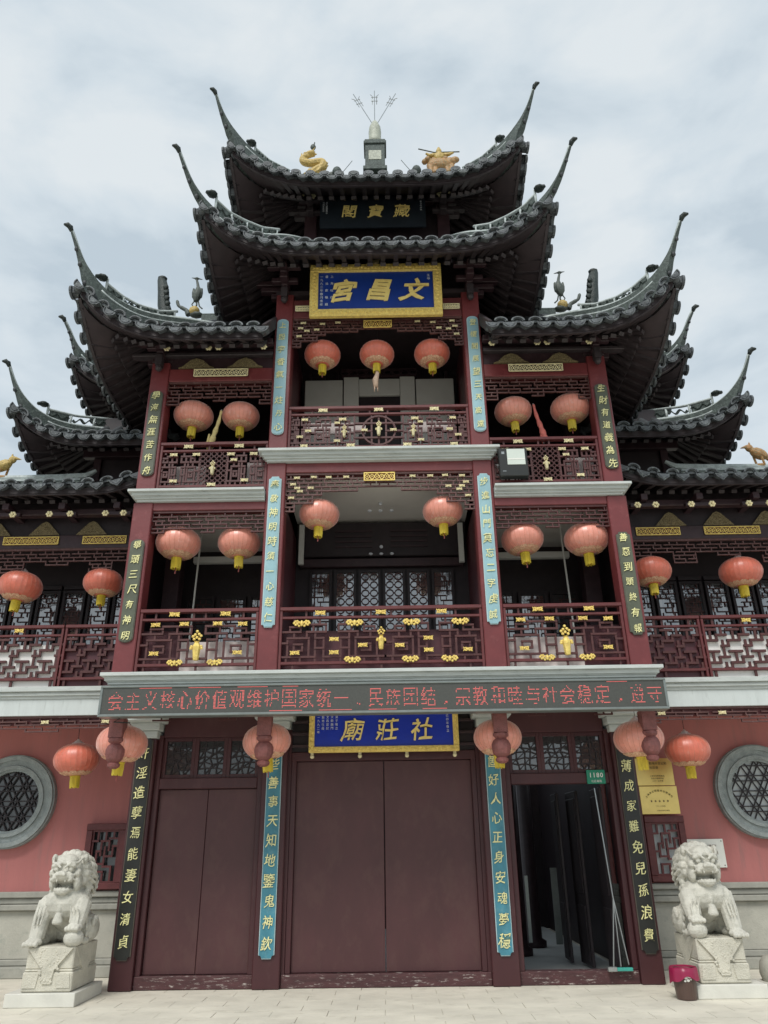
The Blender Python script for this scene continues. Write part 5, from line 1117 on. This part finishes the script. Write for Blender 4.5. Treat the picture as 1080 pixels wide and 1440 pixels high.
# ------------------------------------------------------------------ stone lions
def lion_body():
    mb = MB(); E_ = mb.ell; rnd = random.Random(5)
    E_((0, .17, .78), (.25, .22, .22), 14); E_((0, .02, .96), (.225, .2, .27), 14); E_((0, -.14, 1.02), (.265, .19, .20), 14); E_((0, -.03, 1.2), (.19, .17, .18), 12)
    for s in (-1, 1):
        E_((s*.21, .14, .73), (.12, .21, .16), 12); E_((s*.235, -.07, .62), (.075, .12, .05), 10)
        E_((s*.205, -.16, 1.0), (.10, .10, .12), 10)
    mb.tube([(.205,-.15,1.02),(.215,-.23,.90),(.21,-.27,.80)], [.115,.105,.092], 10)          # near leg rests on the ball
    E_((.21, -.31, .775), (.095, .10, .05), 10); [E_((.21+.045*k, -.39, .765), (.026, .035, .03), 8) for k in (-1.4, -.45, .45, 1.4)]
    E_((.215, -.31, .665), (.115, .11, .095), 14)
    mb.tube([(-.205,-.15,1.02),(-.225,-.22,.86),(-.235,-.27,.66)], [.115,.10,.088], 10)
    E_((-.24, -.32, .625), (.10, .11, .05), 10); [E_((-.24+.048*k, -.41, .612), (.027, .04, .032), 8) for k in (-1.4, -.45, .45, 1.4)]
    for s in (-1, 1):      # leg hair locks
        for k in range(4): E_((s*.29, -.20+.03*k, .92-.075*k), (.022, .035, .04), 6)
        for k in range(5): E_((s*(.31-.01*k), .02+.06*k, .80+.03*sin(k)), (.028, .03, .05), 6)
    # head
    E_((0, -.16, 1.38), (.19, .18, .185), 14); E_((0, -.25, 1.47), (.135, .10, .085), 12)
    E_((0, -.33, 1.315), (.135, .085, .055), 12); E_((0, -.395, 1.345), (.055, .045, .035), 10); [E_((s*.04, -.415, 1.335), (.025, .025, .022), 8) for s in (-1, 1)]
    E_((0, -.28, 1.165), (.115, .11, .032), 12); E_((0, -.33, 1.145), (.08, .05, .03), 10)
    for s in (-1, 1):
        E_((s*.145, -.22, 1.25), (.05, .09, .10), 10); E_((s*.085, -.345, 1.44), (.075, .04, .03), 8, Matrix.Rotation(s*.35, 3, 'Y')); E_((s*.085, -.345, 1.39), (.034, .028, .028), 8)
        E_((s*.15, -.28, 1.35), (.045, .05, .05), 8); E_((s*.19, -.18, 1.50), (.035, .05, .06), 8)
        for k in range(3): E_((s*(.05+.03*k), -.385+.02*k, 1.268), (.012, .012, .022), 6)
        E_((s*.10, -.36, 1.285), (.03, .03, .03), 8)
    for k in range(5): E_((-.08+.04*k, -.375+.006*abs(k-2)*3, 1.185), (.012, .012, .015), 6)
    # mane curls in rings
    for ring, (rad, z0_, yy) in enumerate(((.195, 0, -.12), (.215, -.02, -.02), (.205, -.03, .08))):
        for k in range(13):
            a = radians(-50+280*k/12); x, z = rad*cos(a), 1.35+z0_+rad*1.02*sin(a)
            if sin(a) < -.55: continue
            E_((x, yy, z), (.062, .075, .062), 8)
    for i in range(5):
        for k in (-2, -1, 0, 1, 2): E_((.075*k, .12+.012*abs(k), 1.42-.12*i), (.058, .06, .075), 7)
    for s in (-1, 1):
        for i in range(4): E_((s*(.20+.01*i), -.06+.01*i, 1.22-.075*i), (.045, .055, .05), 7)
    # chest strap, beard tufts, tail
    mb.tube([(.23*cos(a), -.10+.20*sin(a) if sin(a) < 0 else -.10+.26*sin(a), 1.10-.035*max(0, -sin(a))) for a in np.linspace(0, 2*pi, 22)], .02, 6)
    for k in range(-3, 4): E_((.04*k, -.285+.008*abs(k), 1.10-.01*abs(k)), (.016, .016, .022), 6)
    mb.tube(curve_tube([(0,.36,.66),(0,.44,.80),(0,.42,.98),(.0,.36,1.10)], 16), [.06]*40, 8)
    for k in range(4): E_((.05*(-1)**k, .40, .85+.08*k), (.05, .04, .05), 6)
    # bell
    mb.lathe([(.035,.86),(.055,.80),(.062,.775),(.055,.755),(.02,.745)], 12, (0, -.315, .055)); E_((0, -.31, .97), (.03, .025, .06), 8)
    for s in (-1, 1):      # carved locks, brow and fur lines laid over the rounded masses
        for k in range(9):
            a = radians(-25+115*k/8); c0 = Vector((s*.17*cos(a), -.17, 1.37+.17*sin(a))); c1 = Vector((s*.245*cos(a), -.10, 1.35+.235*sin(a)-.02)); c2 = Vector((s*.275*cos(a), .0, 1.33+.25*sin(a)-.05)); c3 = Vector((s*.25*cos(a), .10, 1.30+.225*sin(a)-.08))
            mb.tube([c0, c1, c2, c3], [.014, .020, .020, .014], 5); mb.ell(c3+Vector((0, .02, 0)), (.03, .03, .03), 6)
        mb.tube([(s*.02,-.385,1.405),(s*.08,-.375,1.455),(s*.15,-.31,1.46),(s*.18,-.22,1.52)], [.014,.018,.018,.012], 6)
        mb.tube([(s*.03,-.40,1.30),(s*.10,-.375,1.305),(s*.155,-.29,1.26),(s*.14,-.26,1.19)], [.012,.014,.014,.012], 6)
        for k in range(4): mb.tube([(s*(.20+.02*k),-.02,.86-.05*k),(s*(.30),.08,.84-.05*k),(s*.31,.2,.80-.05*k)], [.010,.014,.010], 5)
        for k in range(3): mb.tube([(s*(.14+.04*k),-.345,1.0),(s*(.17+.04*k),-.335,.9),(s*(.18+.035*k),-.355,.80)], [.008,.012,.010], 5)
    return remesh(mb, 'lion_body', 'lionstone', .008, 0)
LION = lion_body()
def pedestal_parts():
    a = MB(); a.box(-.285, .285, -.38, .38, .14, .335); a.box(-.275, .275, -.37, .37, .335, .36); a.box(-.27, .27, -.365, .365, .36, .585)
    b = MB()
    b.prism_y([(-.26, .575), (.26, .575), (.07, .36), (.05, .22), (-.05, .22), (-.07, .36)], -.395, -.36)
    for s in (-1, 1): b.prism_y([(s*.10, .32), (s*.25, .32), (s*.27, .18), (s*.12, .18)][::s], -.390, -.37)
    for i in range(40):
        t = random.random(); x = random.uniform(-1, 1)*(.22-.17*t); b.ell((x, -.394, .56-.33*t), (.016, .008, .014), 5)
    CL = []
    for s in (-1, 1):
        d_ = MB(); c = d_; CL.append(d_); c.add([(s*.272, -.33, .58), (s*.272, .33, .58), (s*.290, 0, .25), (s*.262, -.33, .575), (s*.262, .33, .575), (s*.262, 0, .25)], [(0,1,2),(5,4,3),(0,3,4,1),(1,4,5,2),(2,5,3,0)])
    return a.mesh('pedestal', 'pedstone'), b.mesh('carved_cloth', 'pedstone'), [q.mesh('side_cloth', 'pedstone') for q in CL]
PA, PB_, PC = pedestal_parts()
for s in (-1, 1):
    side = 'left' if s < 0 else 'right'
    LN = thing('stone_lion', 'grey granite guardian lion on a carved pedestal %s' % ('at the left, before the barred dark window' if s < 0 else 'at the right, beside the magenta-topped bin'), 'stone lion', (s*3.86, -.52, 0), 'guardian lions')
    MB().box(-.395, .395, -.44, .44, 0, .135).build('slab', 'slabstone', LN, bevel=.006)
    q = -s*.03
    inst('pedestal', PA, LN, (q, 0, 0), .012); inst('carved_cloth', PB_, LN, (q, 0, 0)); [inst('side_cloth', pc, LN, (q, 0, 0)) for pc in PC]
    o = inst('lion_body', LION, LN, (q, 0, 0)); o.scale = (-s, 1, 1)

# ------------------------------------------------------------------ small things
BN = thing('waste_bin', 'small brown plastic bin with a magenta bag folded over its rim', 'bin', (3.35, -.93, 0))
b = MB(); b.lathe([(.105,0),(.11,.01),(.125,.20),(.135,.30),(.125,.30),(.10,.02)], 24); b.build('bucket', 'plasticbrown', BN, smooth=False)
n = 48; vs = []
for (r, z, amp) in ((.12,.285,0),(.142,.315,.0),(.150,.31,.03),(.155,.25,.08),(.160,.20,.18)):
    for k in range(n):
        a = 2*pi*k/n; dz = amp*(.8*max(0, cos(a-pi*.95))+.45*max(0, cos(a+.3))-.35+.12*sin(5*a)); rr = r*(1+.02*sin(9*a)*(amp > 0)); vs.append((rr*cos(a), rr*sin(a), z-dz*.55))
bb = MB(); bb.add(vs, [(i*n+k, i*n+(k+1)%n, (i+1)*n+(k+1)%n, (i+1)*n+k) for i in range(4) for k in range(n)])
bb.lathe([(.118,.292),(.06,.308),(.01,.30)], 20); bb.build('bag', 'plasticpink', BN, smooth=True)
l = MB()
for (dx, dz, r) in ((-.02,.22,.020),(.015,.235,.026),(-.035,.19,.014),(0,.195,.018),(.03,.205,.012)): l.ell((dx+.0, -.125, dz), (r, .006, r*.8), 8)
l.build('sticker', 'white', BN)
BR = thing('floor_squeegee', 'long-handled floor wiper with a teal head leaning in the open doorway', 'floor wiper', (2.90, .02, 0))
MB().tube([(-.04, .10, 2.28), (.01, -.0, .95)], .0095, 8).build('handle', 'steel', BR); v = MB(); v.tube([(.01, 0, .95), (-.09, -.02, .20)], .009, 6); v.tube([(.01, 0, .95), (.10, -.02, .22)], .009, 6); v.tube([(.01,0,.95),(.0,-.02,.2)], .008, 6); v.build('fork', 'steel', BR)
MB().box(-.12, .14, -.05, .0, .152, .19).build('head', 'teal', BR, bevel=.006); MB().box(-.17, -.06, -.07, .0, .152, .20).build('dustpan_lip', 'steel', BR, bevel=.004)
NP = thing('house_number', 'small green enamel house number plate reading 1180 over the open door', 'number plate', (2.885, .06, 2.42))
bx('plate', 'green', NP, -.125, .125, -.01, .01, -.09, .09, .004)
for i, c in enumerate('1180'): put(c, 'white', NP, (i-1.5)*.05, -.016, .022, .085, name='digit', off=.01)
tiny_text('street_name', ['社莊廟路'], 'white', NP, 0, -.014, -.055, .034, .04)
fl = thing('floodlight', 'black square floodlight with a pale glass front on the upper right balcony rail', 'floodlight', (1.875, -1.40, 6.47))
bx('housing', 'black', fl, -.20, .20, -.06, .05, -.22, .22, .01); bx('glass', 'lampglass', fl, -.085, .165, -.068, -.058, -.045, .20, .002); bx('reflector_fold', 'white', fl, -.08, .16, -.071, -.067, .03, .05)
bk = MB(); bk.box(-.21, .21, .05, .12, -.01, .02); bk.box(-.16, -.12, -.065, -.058, .12, .16); bk.box(-.16, -.11, -.065, -.058, -.15, -.14); bk.build('bracket', 'steel', fl)
def flag(x, z, cm, label, lean):
    T = thing('furled_flag', label, 'flag', (x, -1.12, z)); MB().tube([(0,0,-.25),(lean*.12,0,.62)], .010, 6).build('pole', 'steel', T)
    c = MB(); P = curve_tube([(lean*.0-.015*lean, 0, -.02), (lean*.02, -.01, .10), (lean*.05, 0, .25), (lean*.09, 0, .42), (lean*.115, 0, .60)], 24); c.tube(P, [(.052-.038*i/len(P))*(1+.18*sin(i*1.7)) for i in range(len(P))], 7); c.tube([(-.03, -.01, .20), (-.045, 0, .06), (-.04, 0, -.06)], [.014, .024, .012], 6)
    c.build('cloth', cm, T, smooth=True)
flag(-2.47, 6.98, 'flagyellow', 'furled yellow flag between the two upper left lanterns', 1); flag(2.43, 7.00, 'flagred', 'furled faded red flag between the two upper right lanterns', -1)
def wallplate(name, label, x, y, z, w, h, m, cat): 
    T = thing(name, label, cat, (x, y, z)); bx('plate', m, T, -w/2, w/2, -.012, .012, -h/2, h/2, .003); return T
T = wallplate('brass_plate', 'upper brass plate with engraved rows of text, under a lantern on the right pink wall', 4.04, 1.14, 2.56, .56, .385, 'brass', 'wall plate')
tiny_text('engraving', ['宗教活動場所登記點', '社莊廟'], 'print', T, .0, -.016, .12, .042, .06); tiny_text('engraving', ['上海市宗教事務局', '民族宗教委員會', '二〇一五年頒'], 'print', T, .03, -.016, -.06, .026, .035)
T = wallplate('brass_plate', 'lower brass plate with five stars, above the small fret window', 4.055, 1.14, 2.165, .56, .385, 'brass', 'wall plate')
mb = MB()
for i, ch in enumerate('上海市文明敬老宗教場所'):
    a = radians(90+48-96*i/10); me = glyph(ch, 'print', 0., 0., .004); s_ = .034; cx_, cz_ = .25*cos(a), -.12+.25*sin(a); rr = a-pi/2
    mb.add([(cx_+(v.co.x*cos(rr)-v.co.z*sin(rr))*s_, -.016, cz_+(v.co.x*sin(rr)+v.co.z*cos(rr))*s_) for v in me.vertices], [tuple(q.vertices) for q in me.polygons])
mb.build('engraving', 'print', T)
for i in range(5):
    st = [( (.017 if k % 2 == 0 else .007)*sin(k*pi/5), (.017 if k % 2 == 0 else .007)*cos(k*pi/5)) for k in range(10)]
    MB().prism_y(st, -.018, -.010).build('star', 'print', T, loc=((i-2)*.06, 0, -.015))
tiny_text('engraving', ['二〇一八年度', ''], 'print', T, .0, -.016, -.085, .024, .03); tiny_text('engraving', ['上海市民族和宗教局'], 'print', T, .03, -.016, -.145, .02, .03)
T = wallplate('white_notice', 'white notice board partly hidden behind the right stone lion', 4.64, 1.27, 1.44, .58, .38, 'white', 'notice')
tiny_text('printing', ['上海市宗教場所'], 'print', T, .06, -.016, .10, .034, .04); tiny_text('printing', ['社莊廟'], 'print', T, .10, -.016, .01, .06, .07); tiny_text('printing', ['二〇二一'], 'print', T, .14, -.016, -.05, .022, .04)
sc_ = MB(); [sc_.ell((x, -.016, z), (.008, .004, .008), 6) for x in (-.26, .26) for z in (-.16, .16)]; sc_.build('screws', 'black', T)
SD = thing('stone_drum', 'weathered pinkish stone drum on the paving at the right picture edge', 'stone drum', (4.72, -.25, 0))
d_ = MB(); d_.lathe([(.16,0),(.19,.04),(.22,.14),(.2,.26),(.15,.32),(.05,.34)], 16); me = d_.mesh('drum', 'greystone', True); inst('drum', me, SD); bx('foot', 'slabstone', SD, -.24, .26, -.35, .22, 0, .06, .008)
